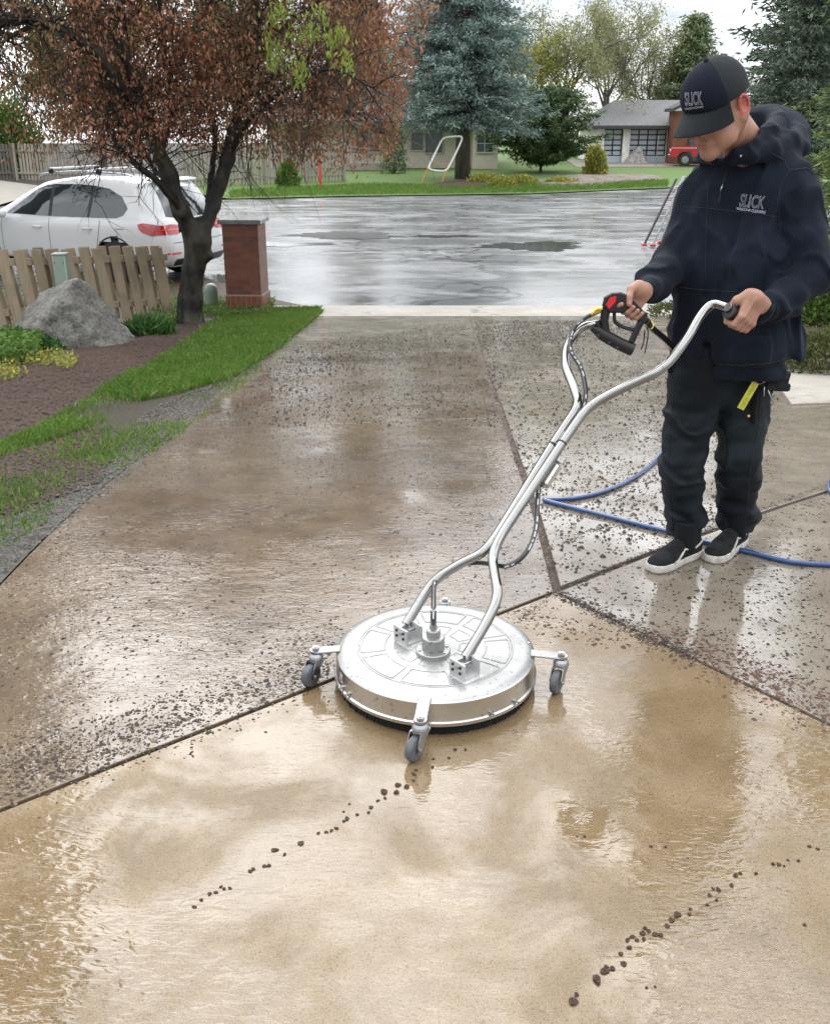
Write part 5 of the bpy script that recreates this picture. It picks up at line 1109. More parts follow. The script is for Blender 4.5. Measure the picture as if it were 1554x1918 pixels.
blue = [D(1275, 668, 3.7), D(1290, 730, 4.0), G(1275, 800)+V3(0, 0, .3), G(1252, 835)+V3(0, 0, .06), gp(1225, 868), gp(1180, 902), gp(1125, 926), gp(1070, 938), gp(1032, 940), gp(1019, 940), gp(1026, 943), gp(1060, 952), gp(1120, 967), gp(1190, 985), gp(1250, 1000), gp(1320, 1020), gp(1400, 1038), gp(1480, 1052), gp(1554, 1058), gp(1640, 1062), gp(1720, 1040), gp(1760, 990), gp(1730, 940), gp(1660, 915), gp(1600, 905), gp(1558, 905, .012), gp(1551, 915), gp(1562, 930), gp(1620, 950)]
m = MB(); m.tube(spline([p-HO for p in blue], 7), .0105, 10); m.build('blue_hose_section', M['hose_blue'], ho, True)
m = MB(); [m.tube(spline([D(*p)-HO for p in c_], 4), .0022, 5) for c_ in ([(1207, 618, 3.26), (1205, 640, 3.26), (1200, 655, 3.26)], [(1212, 612, 3.28), (1213, 630, 3.28), (1207, 662, 3.28)])]; m.build('tether_cord', M['gun'], ho, True)
# ---------------------------------------------------------------- husks and litter
M['pod'] = plain('dark_brown_husk', (.050, .023, .012), .5, var=.5, bump=.6, sc=300, coat=.12, coatr=.2, spec=.3)
def pod_mesh(seed):
    rg = random.Random(seed); m = MB(); n = 9; V = []; F = []
    prof = [(.45, -.1), (.95, .05), (1., .35), (.8, .62), (.5, .6), (.3, .4), (0, .3)]
    for r, z in prof:
        for k in range(n): a = k*2*math.pi/n; w = 1+.16*math.sin(3*a+seed)+rg.uniform(-.12, .12); V.append((r*w*math.cos(a)*.006, r*w*math.sin(a)*.0075, max(-.1, z+rg.uniform(-.08, .08))*.006))
    for i in range(len(prof)-1):
        for k in range(n): j = (k+1) % n; F.append((i*n+k, i*n+j, i*n+n+j, i*n+n+k))
    m.add(V, F); return m
pods = []
ch1 = [(165, 828), (200, 795), (240, 765), (270, 758), (295, 730), (310, 740), (338, 737), (435, 655), (450, 645), (505, 630), (527, 628), (555, 552, 1.5), (603, 573), (682, 520, 1.5), (767, 470), (805, 465), (830, 458, 1.2), (855, 447), (890, 412), (905, 400, 1.4), (955, 380), (1010, 370), (1022, 345, 1.3), (1055, 312), (1085, 270, 1.9), (1090, 300, 1.2), (1145, 272, 1.5), (1152, 237, 1.6), (1195, 245, 1.3), (1230, 185, 1.3), (1240, 165), (1228, 215), (1320, 150), (1325, 110), (1430, 65, 1.3), (1400, 105), (1480, 65), (890, 365, .7), (918, 328, .7)]
ch2 = [(205, 1060, 1.7), (222, 1022, 1.2), (330, 945, 2.), (370, 900, 1.6), (378, 875), (410, 885, 1.3), (470, 860, 1.2), (455, 808), (500, 775, 1.1), (490, 735, 1.2), (515, 718, 1.2), (540, 735), (570, 700, 1.4), (582, 672), (600, 688), (575, 730), (635, 705, 1.2), (665, 710, 1.3), (698, 660), (722, 630, 1.3), (752, 603, 1.5), (815, 600, .8), (820, 572), (908, 550, .9), (958, 525), (920, 498, 1.1), (940, 466, .9), (967, 470, 1.2), (1037, 447, 1.1), (1058, 395, 1.2), (1082, 385, 1.1), (1165, 385), (1255, 335), (1285, 338), (1313, 345, .7), (1333, 315, .7), (1388, 318, .8), (1445, 242), (1490, 256, .8), (590, 985, .8), (635, 980, .6), (265, 190, .8), (225, 190, .6), (613, 243, .8), (690, 245, .7), (1420, 655, .8)]
allp = [(300+p[0]/2.59, 1380+p[1]/2.59, p[2] if len(p) > 2 else 1., 0) for p in ch1]+[(1000+p[0]/2.805, 1500+p[1]/2.805, p[2] if len(p) > 2 else 1., 1) for p in ch2]
rg = random.Random(8); prot = []
for i, (px, py, s, w) in enumerate(allp):
    p = G(px, py)
    if i < 3: o = pod_mesh(i+1).build('seed_husk', M['pod'], smooth=True); prot.append(o)
    else: o = prot[i % 3].copy(); COL.objects.link(o)
    o.location = (p[0], p[1], .0005); o.scale = (s*rg.uniform(.5, .9), s*rg.uniform(.5, .85), s*rg.uniform(.45, .75)); o.rotation_euler = (0, 0, rg.uniform(0, 6.28))
    tag(o, ['tiny dark brown seed husk in the trail from the front caster to lower left', 'tiny dark brown seed husk in the trail crossing the lower right slab'][w], 'seed husk', ['husks in the trail by the front caster', 'husks in the trail at lower right'][w])
M['litter'] = leafmat('dark_wet_litter', (.006, .004, .003), (.042, .025, .016), 0, .5, c3=(.16, .12, .07)); M['litter2'] = leafmat('red_brown_litter', (.03, .016, .012), (.13, .062, .042), 0, .5, c3=(.2, .15, .09))
def litter(name, C, s0, s1, mat, seed, flat=.45):
    rng = np.random.default_rng(seed); n = len(C); s = rng.uniform(s0, s1, (n, 1, 1))*np.clip(np.exp(rng.normal(-.3, .42, (n, 1, 1))), .3, 1.5); a = rng.uniform(0, 6.28, n)
    base = np.array([(1, 0, .3), (.5, .8, .3), (-.5, .75, .3), (-1, 0, .3), (-.5, -.8, .3), (.55, -.75, .3), (0, 0, 1.)]); V = base[None]*(1+rng.uniform(-.3, .3, (n, 7, 1)))*s*np.concatenate([np.ones((n, 1, 1)), rng.uniform(.35, .95, (n, 1, 1)), np.full((n, 1, 1), flat*1.3)], 2); c, d = np.cos(a)[:, None], np.sin(a)[:, None]
    V = np.stack([V[..., 0]*c-V[..., 1]*d, V[..., 0]*d+V[..., 1]*c, V[..., 2]-s[..., 0]*.1], -1)+C[:, None]
    F = (np.array([(i, (i+1) % 6, 6) for i in range(6)])[None]+np.arange(n)[:, None, None]*7).reshape(-1, 3); return tag(link(name, npmesh(name, V.reshape(-1, 3), F, 3), mat), kind='stuff')
rng = np.random.default_rng(91)
def thin(C, sc, lo, seed, sharp=.4): k = nz3(C[:, 0], C[:, 1]*.8, 0*C[:, 0], sc, seed, 3); return C[k+rng.normal(size=len(C))*sharp > lo]
S1 = [(0, 1092), (597, 595), (873, 590), (1035, 1108), (640, 1262), (0, 1505), (-300, 1500)]
litter('leaf_litter', thin(scatter([(240, 1330), (640, 1150), (640, 1262), (0, 1505), (-200, 1500), (0, 1380)], 3000), 5, .1, 3, .6), .0025, .0065, M['litter'], 1)
litter('leaf_litter', thin(scatter(S1, 52000), 2.2, -.2, 4, .8), .0026, .0065, M['litter'], 2)
litter('leaf_litter', thin(scatter([(700, 640), (880, 640), (1035, 1100), (800, 1130), (560, 900)], 1600), 2.5, -.1, 5), .003, .008, M['litter'], 3)
litter('leaf_litter', thin(scatter([(885, 600), (1180, 600), (1300, 700), (1460, 745), (1450, 930), (1045, 1100)], 21000), 2., -.45, 6), .0035, .008, M['litter'], 4)
litter('leaf_litter', thin(scatter([(1045, 1105), (1300, 1015), (1560, 920), (1560, 1350), (1240, 1200)], 3200), 2., -.3, 7), .003, .008, M['litter'], 5)
litter('leaf_litter', thin(scatter([(1300, 720), (1560, 770), (1560, 910), (1400, 960)], 2400), 2.4, .1, 17), .003, .008, M['litter2'], 15)
def along_line(a, b, n, w, seed): 
    r = np.random.default_rng(seed); t = r.uniform(0, 1, n); P = np.outer(1-t, G(*a)[:2])+np.outer(t, G(*b)[:2])+r.normal(size=(n, 2))*w; return np.column_stack([P, zg(P[:, 1])+.0])
litter('joint_litter', along_line((876, 590), (1040, 1105), 2600, .014, 1), .003, .008, M['litter2'], 6)
litter('joint_litter', along_line((1040, 1108), (1300, 1235), 1100, .022, 2), .003, .008, M['litter'], 7)
litter('joint_litter', along_line((1240, 1205), (1560, 1362), 1500, .07, 3)+V3(.04, .06, 0), .003, .008, M['litter2'], 8)
litter('joint_litter', along_line((0, 1506), (630, 1270), 1700, .07, 4)+V3(-.03, .07, 0), .0025, .007, M['litter'], 9)
litter('joint_litter', along_line((1045, 1106), (1554, 908), 700, .012, 5), .003, .007, M['litter'], 10)
litter('joint_litter', along_line((950, 1150), (1250, 1215), 300, .05, 6), .004, .008, M['litter2'], 12)
litter('crack_litter', np.concatenate([along_line(a, b, 90, .010, 30+i) for i, (a, b) in enumerate([((1062, 1018), (1085, 998)), ((1085, 998), (1130, 988)), ((1130, 988), (1190, 985)), ((1190, 985), (1245, 996)), ((1040, 1108), (1000, 1140)), ((1000, 1140), (970, 1165))])]), .002, .005, M['litter'], 31)
litter('leaf_litter', thin(scatter([(885, 600), (1180, 600), (1300, 700), (1460, 745), (1400, 800), (940, 800)], 9500), 2., -.3, 46), .007, .012, M['litter'], 44, .9)
litter('leaf_litter', thin(scatter([(540, 650), (873, 600), (940, 800), (400, 800)], 7000), 2., -.1, 47), .006, .010, M['litter'], 45, .9)
litter('leaf_litter', thin(scatter([(940, 800), (1460, 800), (1400, 960), (1040, 1090)], 5000), 2., -.1, 48), .005, .009, M['litter'], 48, .8)
litter('bark_chips', scatter([(-100, 705), (120, 672), (240, 642), (345, 598), (400, 600), (352, 642), (270, 692), (180, 744), (60, 802), (0, 840), (-150, 900), (-150, 700)], 19000, .0), .007, .018, M['mulch'], 11, .6)
litter('bark_chips', scatter([(0, 840), (60, 802), (190, 800), (190, 900), (60, 950), (-60, 985), (-150, 900)], 7000, .0), .006, .014, M['mulch'], 14, .5)
litter('grit', scatter([(0, 985), (60, 950), (190, 880), (270, 770), (430, 700), (540, 640), (200, 925), (0, 1080), (-100, 1150)], 7000, .0), .003, .009, M['mud'], 13, .5)
litter('grit', scatter([(0, 985), (60, 950), (190, 880), (270, 770), (430, 700), (540, 640), (200, 925), (0, 1080), (-100, 1150)], 5000, .0), .003, .009, M['litter'], 23, .5)
# ---------------------------------------------------------------- the man
def cloth(name, col, col2, sheen=.25, sc=5, rough=.85, wet=.0):
    t = NT(name); n = t.noise(sc, 4, .6); w = t.noise(420, 2, .6)
    c = t.mix(t.ramp(n, (.42, 0), (.66, 1)), col, col2); t.set(Base_Color=c, Roughness=rough, Normal=t.bump(t.math('ADD', w, t.math('MULTIPLY', t.noise(26, 4), 2.)), .35, .003), Sheen_Weight=sheen*.12, Sheen_Roughness=.5)
    t.b.inputs['Specular IOR Level'].default_value = .14
    if wet: t.set(Coat_Weight=wet, Coat_Roughness=.4)
    return t.m
M['skin'] = NT('skin'); _t = M['skin']; _n = _t.noise(9, 4); _m = _t.noise(70, 4, .7)
_t.set(Base_Color=_t.mix(_t.math('MULTIPLY', _m, .6), _t.mix(_t.ramp(_n, (.35, 0), (.65, 1)), (.37, .20, .135), (.44, .26, .18)), (.33, .15, .105)), Roughness=.5, Subsurface_Weight=.15, Subsurface_Radius=(.012, .004, .002), Subsurface_Scale=.6, Normal=_t.bump(_t.noise(260, 3, .7), .25, .0015)); M['skin'] = _t.m
M['skin_red'] = plain('flushed_skin', (.44, .11, .08), .45, var=.15, sc=20)
M['lip'] = plain('lip_skin', (.33, .145, .11), .45, var=.1); M['hair'] = plain('short_brown_hair', (.09, .05, .03), .7, var=.4, bump=.7, sc=160)
M['hoodie'] = cloth('black_navy_fleece', (.0055, .0085, .0150), (.013, .019, .031), .35); M['rib'] = cloth('ribbed_black_cuff', (.005, .0075, .013), (.010, .014, .023), .3)
M['cord'] = plain('dull_seam_thread', (.020, .026, .034), .8); M['trouser'] = cloth('dark_wet_workwear_cotton', (.0035, .0062, .0098), (.014, .022, .028), .12, 3.5, .7, .12)
M['capcloth'] = cloth('charcoal_cap_cloth', (.016, .019, .021), (.024, .028, .031), .25, 4); M['capnavy'] = cloth('dark_navy_cap_front', (.0075, .010, .018), (.0095, .0125, .022), .15, 4); M['print'] = plain('pale_embroidery', (.50, .52, .60), .7, var=.2, sc=200)
M['suede'] = cloth('black_suede', (.010, .011, .012), (.018, .019, .020), .3, 20); M['sole'] = plain('dirty_white_rubber', (.50, .47, .42), .55, var=.25, sc=40); M['tee'] = cloth('black_tee', (.008, .009, .012), (.012, .013, .016), .1)
M['tag'] = plain('yellow_tag', (.52, .52, .06), .45, var=.15, sc=60)
PY = 3.62
HC = D(1341, 193, 3.47); hR = rotz(math.radians(-55)) @ rotx(math.radians(31)); hS = 1.07
def hl(X, Y, Z):
    x, y, z = (X-HC[0])/hS, (Y-HC[1])/hS, (Z-HC[2])/hS; R = hR.astype(np.float32)
    return R[0, 0]*x+R[1, 0]*y+R[2, 0]*z, R[0, 1]*x+R[1, 1]*y+R[2, 1]*z, R[0, 2]*x+R[1, 2]*y+R[2, 2]*z
def hw_(p): return HC+hR @ (np.asarray(p, float)*hS)
NB = D(1405, 285, 3.68)
def f_head(X, Y, Z):
    x, y, z = hl(X, Y, Z); s = s_ell(x, y, z, (0, .012, .022), (.074, .096, .086))
    s = smin(s, s_ell(x, y, z, (0, -.036, -.045), (.059, .058, .078)), .03)
    for k in (-1, 1):
        s = smin(s, s_chain(x, y, z, [(k*.058, .006, -.050), (k*.049, -.030, -.092), (0, -.078, -.118)], [.015, .015, .016], .02), .032)
        s = smin(s, s_ell(x, y, z, (k*.037, -.060, -.040), (.025, .024, .022)), .02); s = smin(s, s_ell(x, y, z, (k*.040, -.045, -.075), (.02, .03, .03)), .025)
    s = smin(s, s_cap(x, y, z, (-.036, -.080, .010), (.036, -.080, .010), .012, .012), .02)
    for k in (-1, 1): s = smax(s, -s_ell(x, y, z, (k*.031, -.103, -.008), (.016, .016, .012)), .012); s = smin(s, s_ell(x, y, z, (k*.031, -.080, -.010), (.0125, .0115, .0115)), .004)
    s = smin(s, s_chain(x, y, z, [(0, -.094, -.002), (0, -.115, -.026), (0, -.126, -.041)], [.008, .0095, .0115], .01), .010)
    for k in (-1, 1): s = smin(s, s_ell(x, y, z, (k*.0125, -.101, -.044), (.008, .011, .008)), .007); s = smax(s, -s_ell(x, y, z, (k*.007, -.105, -.054), (.004, .006, .005)), .003)
    s = smin(s, s_ell(x, y, z, (0, -.090, -.078), (.026, .014, .018)), .016)
    s = smin(s, s_cap(x, y, z, (-.017, -.0985, -.0745), (.017, -.0985, -.0745), .0052, .0052), .006); s = smin(s, s_cap(x, y, z, (-.013, -.0985, -.0855), (.013, -.0985, -.0855), .0062, .0062), .006)
    s = smax(s, -s_cap(x, y, z, (-.022, -.105, -.080), (.022, -.105, -.080), .0028, .0028), .003)
    s = smin(s, s_ell(x, y, z, (0, -.086, -.112), (.021, .017, .017)), .02)
    for k in (-1, 1):                                            # ears
        th = np.linspace(-2.2, 2.6, 9); rim = [(k*(.077+.010*math.cos(t)*.5+.007), .016-.0-.016*math.cos(t), -.016+.027*math.sin(t)+.003) for t in th]; rim = [(a, .018+(b-.016)*-1, c) for a, b, c in rim]
        e = s_chain(x, y, z, rim, [.0042]*9, .004); e = smin(e, s_ell(x, y, z, (k*.077, .018, -.014), (.006, .016, .026)), .004); e = smin(e, s_ell(x, y, z, (k*.078, .007, -.046), (.006, .008, .010)), .006)
        e = smax(e, -s_ell(x, y, z, (k*.087, .014, -.016), (.007, .009, .014)), .003); s = smin(s, e, .006)
    s = s*hS; a, b = hw_((0, .028, -.055)), NB
    s = smin(s, s_cap(X, Y, Z, a, b, .056, .066), .03); sm = s_cap(X, Y, Z, hw_((.066, .018, -.055)), D(1362, 292, 3.58), .017, .014); s = smin(s, sm, .034)
    return smin(s, s_cap(X, Y, Z, NB, NB+V3(.01, .05, -.08), .066, .09), .04)
P1, F1 = nets(f_head, HC-V3(.16, .17, .26), HC+V3(.19, .33, .15), .0032)
# hands: local x to the index finger, y to the knuckles, z out of the back
def f_fist(o, ax, kn, wrist, spread=.0215, trig=False, k=1.0):
    ax = unit(ax); kn = unit(kn-ax*np.dot(kn, ax)); bk = np.cross(ax, kn)
    def f(X, Y, Z, sgn=1.):
        b = bk*sgn; x = ((X-o[0])*ax[0]+(Y-o[1])*ax[1]+(Z-o[2])*ax[2])/k; y = ((X-o[0])*kn[0]+(Y-o[1])*kn[1]+(Z-o[2])*kn[2])/k; z = ((X-o[0])*b[0]+(Y-o[1])*b[1]+(Z-o[2])*b[2])/k
        z = z-.030; y = y+.028          # the held bar runs through the origin along x
        s = s_box(x, y, z, (0, -.012, -.002), (.080, .086, .028), .013); s = smin(s, s_ell(x, y, z, (.02, -.03, -.012), (.022, .03, .016)), .012)
        for i, (fx, L_) in enumerate(((.0315, 1.), (.0105, 1.06), (-.0105, 1.), (-.0305, .86))):
            if trig and i == 0: J_ = [(fx, .030, 0), (fx+.012, .064, -.006), (fx+.022, .066, -.032), (fx+.018, .052, -.048)]
            else: J_ = [(fx, .030, 0), (fx, .030+.030*L_, -.012), (fx, .028+.028*L_, -.044), (fx, .012+.022*L_, -.057)]
            s = smin(s, s_chain(x, y, z, J_, [.0115, .0098, .0090, .0080], .004), .005)
            s = smin(s, s_ell(x, y, z, (fx, .033, .004), (.009, .011, .008)), .006)
        th = s_chain(x, y, z, [(.030, -.040, -.010), (.046, -.012, -.026), (.043, .016, -.046), (.030, .036, -.056)], [.016, .0135, .0112, .0095], .008); s = smin(s, th, .008)
        for fx in (.021, 0., -.020): s = smax(s, -s_cap(x, y, z, (fx, .044, .012), (fx, .066, -.004), .0032, .0032), .003)
        tend = s_cap(x, y, z, (.02, -.03, .014), (.026, .03, .0135), .0035, .0035); s = smin(s, tend, .006); s = s*k
        w0 = o+ax*(.0)*k-kn*(.068)*k+b*.028*k
        return smin(s, s_chain(X, Y, Z, [w0, w0*.45+wrist*.55, wrist], [.027*k, .026*k, .030], .02), .022)
    return f
gl0, gl1 = GRIP_L; oL = gl0+(gl1-gl0)*.45; axL = unit(gl0-gl1); WL = D(1432, 580, 3.33)
fL = f_fist(oL, axL, V3(-.5, -.3, -.75), WL, k=1.04)
oR = D(1186, 574, 3.245); axR = unit(V3(-.55, -.1, .45)); WR = D(1208, 545, 3.36)
fR = f_fist(oR, axR, V3(-.75, -.2, -.62), WR, trig=True, k=.92)
P2, F2 = nets(lambda X, Y, Z: fL(X, Y, Z, 1.), oL-V3(.11, .12, .11), oL+V3(.17, .14, .13), .0024)
P3, F3 = nets(lambda X, Y, Z: fR(X, Y, Z, -1.), oR-V3(.11, .12, .11), oR+V3(.14, .18, .14), .0024)
# joints
SHL, ELL = D(1486, 335, 3.58), D(1522, 512, 3.50); SHR, ELR = D(1312, 348, 3.72), D(1262, 488, 3.66)
HPR, KNR, ANR = D(1303, 715, 3.64), D(1277, 868, 3.60), D(1278, 1000, 3.645)
HPL, KNL, ANL = D(1392, 715, 3.66), D(1381, 866, 3.66), D(1376, 990, 3.745)
def f_under(X, Y, Z):
    s = s_cap(X, Y, Z, D(1392, 340, 3.68), D(1380, 640, 3.66), .115, .125); s = smin(s, s_cap(X, Y, Z, NB+V3(0, .04, -.05), D(1392, 340, 3.68), .07, .1), .05)
    for a in ([SHL, ELL, WL], [SHR, ELR, WR]): s = smin(s, s_chain(X, Y, Z, [D(1392, 335, 3.67)]+a, [.05, .042, .030, .024], .03), .03)
    for h_, k_, a_ in ((HPR, KNR, ANR), (HPL, KNL, ANL)): s = smin(s, s_chain(X, Y, Z, [h_, k_, a_, V3(a_[0], a_[1], .05)], [.075, .05, .036, .03], .04), .05)
    return s
P4, F4 = nets(f_under, (.70, 3.25, .02), (1.55, 3.95, 1.55), .016)
VV = np.concatenate([P1, P2, P3, P4]); FF = np.concatenate([F1, F2+len(P1), F3+len(P1)+len(P2), F4+len(P1)+len(P2)+len(P3)])
man = link('person', npmesh('person', VV, FF, 4), [M['skin'], M['skin_red'], M['lip']], smooth=True)
tag(man, 'person in black hoodie, dark trousers and cap, head bowed, both hands on the handle', 'person')
cc = VV[F1].mean(1); lx, ly_, lz = hl(cc[:, 0], cc[:, 1], cc[:, 2]); mi = np.zeros(len(FF), np.int32)
mi[:len(F1)][(np.abs(lx) > .079) & (lz > -.04)] = 1; mi[:len(F1)][((lx/.017)**2+((lz+.081)/.0105)**2 < 1) & (ly_ < -.095)] = 2
man.data.polygons.foreach_set('material_index', mi)
# hair below the cap
def f_hair(X, Y, Z):
    x, y, z = hl(X, Y, Z); s = s_ell(x, y, z, (0, .013, .022), (.0765, .099, .088)); s = smax(s, -(y-.012+.25*(z+.02)), .004); s = smax(s, z-.03, .004); s = smax(s, -(z+.075), .008)
    s = smax(s, -s_ell(x, y, z, (.085, .012, -.02), (.02, .02, .034)), .004); s = smax(s, -s_ell(x, y, z, (-.085, .012, -.02), (.02, .02, .034)), .004); return (s-.0012*nz3(x, y, z, 260, 3, 2))*hS
P, F = nets(f_hair, HC-V3(.13, .15, .15), HC+V3(.17, .17, .1), .004); link('hair', npmesh('hair', P, F, 4), M['hair'], man, True)
# cap
def f_crown(x, y, z, g=0.):
    s = s_ell(x, y, z, (0, .008, .030), (.0865+g, .110+g, .102+g)); s = smin(s, s_ell(x, y, z, (0, -.03, .045), (.064+g, .066+g, .062+g)), .04); cut = -(z-(.018+.10*(-y)*(y < 0)-.12*np.maximum(y, 0)))
    return s, cut
def f_cap(X, Y, Z):
    x, y, z = hl(X, Y, Z); s, cut = f_crown(x, y, z); a = np.arctan2(x, -y+.01); seam = .0011*np.exp(-(np.sin(a*3)/.06)**2); s = s+seam
    s = smax(s, cut, .002); return s*hS
P, F = nets(f_cap, HC-V3(.17, .17, .10), HC+V3(.18, .18, .19), .0036)
me = npmesh('cap', P, F, 4); c = P[F].mean(1); lx, ly_, lz = hl(c[:, 0], c[:, 1], c[:, 2]); an = np.arctan2(lx, -ly_+.01)
cap = link('cap', me, [M['capcloth'], M['capnavy']], man, True); me.polygons.foreach_set('material_index', (np.abs(an) < math.pi/3.0).astype(np.int32)*(lz > 0))
bvh_cap = BVHTree.FromPolygons([tuple(v) for v in P], [tuple(f) for f in F])
V = []; F = []; nu, nv = 41, 12
for t in (0, 1):
    for i in range(nu):
        u = math.sin(math.pi*(i/(nu-1)-.5)); xi = .079*u; yi = .008-.107*math.sqrt(max(0, 1-(xi/.0865)**2))+.006; zi = .018+.10*(-yi)+.004
        ln = .090*max(0, 1-u*u)**.42+.002; xo = xi*(1.02-.08*(1-abs(u)))
        for j in range(nv): s = j/(nv-1); V.append(hw_((xi+(xo-xi)*s, yi-ln*s+.0*s, zi-.030*u*u*s-.018*s-.014*s*s-.003*t)))
for i in range(nu-1):
    for j in range(nv-1): a = i*nv+j; F.append((a, a+1, a+nv+1, a+nv)); b = a+nu*nv; F.append((b+nv, b+nv+1, b+1, b))
for i in range(nu-1): a = i*nv+nv-1; b = a+nu*nv; F.append((a, b, b+nv, a+nv)); a = i*nv; b = a+nu*nv; F.append((a+nv, b+nv, b, a))
m = MB().add(V, F); m.build('brim', M['capcloth'], cap, True, 1.)
for k in range(1, 7):                                            # stitching rows
    s = .12+.13*k; m = MB(); P = [V[i*nv+min(nv-1, int(round(s*(nv-1))))] for i in range(1, nu-1)]; 
m = MB(); m.ball(hw_((0, .004, .1345)), .008, 8); m.build('button', M['capcloth'], cap, True)
# --- clothes
def ptab(rows, Y0, X, Z, *extra):
    rows = sorted([(float(D((a+b)/2, py, Y0+dy)[2]), float(D((a+b)/2, py, Y0+dy)[0]), float(D(b, py, Y0+dy)[0]-D(a, py, Y0+dy)[0])/2, dep, Y0+dy) for py, a, b, dep, dy in rows]); zs = [r[0] for r in rows]
    i = lambda k: np.interp(Z, zs, [r[k] for r in rows]).astype(np.float32); return i(1), i(2), i(3), i(4), zs
def f_stack(X, Y, Z, rows, yaw, p=2.4):
    cx, hw, dp, cy, zs = ptab(rows, PY, X, Z); c, s = math.cos(yaw), math.sin(yaw); dx, dy = X-cx, Y-cy; x = c*dx+s*dy; y = -s*dx+c*dy
    q = (np.abs(x/hw)**p+np.abs(y/dp)**p)**(1/p); return (q-1)*np.minimum(hw, dp)*.9, zs, x, y
YAW = math.radians(-20)
HR = [(262, 1380, 1440, .05, .05), (285, 1350, 1478, .085, .04), (305, 1318, 1500, .10, .035), (340, 1290, 1500, .115, .03), (400, 1274, 1482, .125, 0.02), (480, 1266, 1482, .135, 0), (560, 1260, 1484, .14, 0), (620, 1256, 1478, .142, 0), (655, 1255, 1478, .143, 0), (675, 1259, 1474, .135, 0), (692, 1264, 1470, .125, 0), (700, 1266, 1468, .125, 0)]
def fold(t, c, w): return np.exp(-((t-c)/w)**2)
def f_hoodie(X, Y, Z):
    s, zs, lx, ly = f_stack(X, Y, Z, HR, YAW); s = smax(s, Z-(zs[-1]), .03); s = smax(s, zs[0]-Z, .012)
    # drape folds
    nn = nz3(X*1., Y*1., Z*.22, 26, 31, 3); s = s-.0085*nn-.004*nz3(X, Y, Z*.6, 60, 32, 2)-.005*nz3(X+Z*.4, Y, Z*.5, 34, 37, 2)
    s = s-.012*np.sin((lx*22+Z*9)+nn*1.4)*.5*np.clip((1.15-Z)/.3, 0, 1)
    rd = lambda q, w=.16: np.exp(-(q/w)**2); c1 = nz3(X*1.3, Y*1.3, Z*.33, 15, 61, 2); c2 = nz3(X+.5*Z, Y, Z*.5-.3*X, 19, 62, 2); s = s-.011*rd(c1)+.007*rd(c1-.45, .22)-.008*rd(c2, .13)*np.clip((1.38-Z)/.15, 0, 1)
    z0 = zs[0]; s = s+.010*fold(Z, z0+.055, .014)
    # kangaroo pocket
    pk = (Z > z0+.05) & (Z < z0+.30); s = s-.004*np.clip((.30-(Z-z0))/.012, 0, 1)*np.clip((Z-z0-.05)/.02, 0, 1)*np.clip((.155-np.abs(lx+.0))/.01-np.clip((Z-z0-.15)/.15, 0, 1)*4, 0, 1)*(ly < 0)
    for a, rr in (([SHL+V3(-.03, .01, .0), SHL+V3(.008, 0, -.06), ELL, D(1470, 560, 3.42), WL+V3(-.008, 0, .0)], [.078, .080, .073, .060, .042]), ([SHR+V3(.03, 0, .0), SHR+V3(0, 0, -.05), ELR, D(1222, 532, 3.49), WR+V3(.006, 0, .0)], [.074, .073, .064, .053, .038])):
        e = s_chain(X, Y, Z, a, rr, .03); ax_ = unit(a[2]-a[0]); u = (X-a[0][0])*ax_[0]+(Y-a[0][1])*ax_[1]+(Z-a[0][2])*ax_[2]; f2 = unit(a[4]-a[2]); v = (X-a[2][0])*f2[0]+(Y-a[2][1])*f2[1]+(Z-a[2][2])*f2[2]
        n2 = nz3(X, Y, Z, 18, 40, 3); n3 = nz3(X, Y, Z, 34, 47, 3); e = e-.0042*np.sin(v*62+4.5*n2)*np.clip(v/.04+.6, 0, 1)*(.5+.9*n3)-.0035*np.sin(u*38+4.5*n2)*np.clip((u-.12)/.1, 0, 1)*(v < .03)*(.5+.9*n3)-.004*n2-.0035*n3-.008*np.exp(-(nz3(X, Y, Z*1.4, 17, 64, 2)/.14)**2)+.004*np.exp(-(nz3(X, Y, Z*1.4, 17, 64, 2)-.4)**2/.04)
        e = e-.006*fold(v, np.linalg.norm(a[4]-a[2])-.055, .02); s = smin(s, e, .028)
    # hood: rolls of cloth round the neck, the bag behind
    r1 = [D(1356, 300, 3.515), D(1376, 287, 3.50), D(1408, 268, 3.525), D(1440, 246, 3.59), D(1458, 230, 3.70), D(1448, 218, 3.83), D(1405, 228, 3.89), D(1350, 252, 3.86), D(1322, 276, 3.76), D(1318, 293, 3.64), D(1338, 302, 3.54)]
    r2 = [D(1372, 306, 3.505), D(1405, 290, 3.50), D(1445, 274, 3.54), D(1480, 262, 3.62), D(1490, 250, 3.74), D(1470, 238, 3.88)]
    r3 = [D(1395, 300, 3.53), D(1450, 290, 3.54), D(1500, 278, 3.66), D(1500, 268, 3.80)]
    h = s_chain(X, Y, Z, r1, [.010, .016, .025, .030, .033, .036, .036, .032, .028, .022, .015], .012); h = smin(h, s_chain(X, Y, Z, r2, [.012, .020, .024, .027, .032, .034], .012), .022); h = smin(h, s_chain(X, Y, Z, r3, [.012, .020, .026, .03], .015), .03)
    h = smin(h, s_ell(X, Y, Z, D(1440, 262, 3.90), (.15, .10, .12)), .05); h = h-.0018*nz3(X, Y, Z, 40, 44, 3)-.004*np.exp(-(nz3(X, Y, Z*1.5, 20, 66, 2)/.15)**2); s = smin(s, h, .018)
    # open neck
    s = smax(s, -s_cap(X, Y, Z, NB+V3(-.006, -.035, -.03), hw_((0, .02, -.02)), .062, .075), .012)
    vn = s_cap(X, Y, Z, D(1352, 305, 3.50), D(1366, 318, 3.50), .016, .003); return smax(s, -vn, .006)
P, F = nets(f_hoodie, (.66, 3.2, .74), (1.56, 4.06, 1.72), .0062)
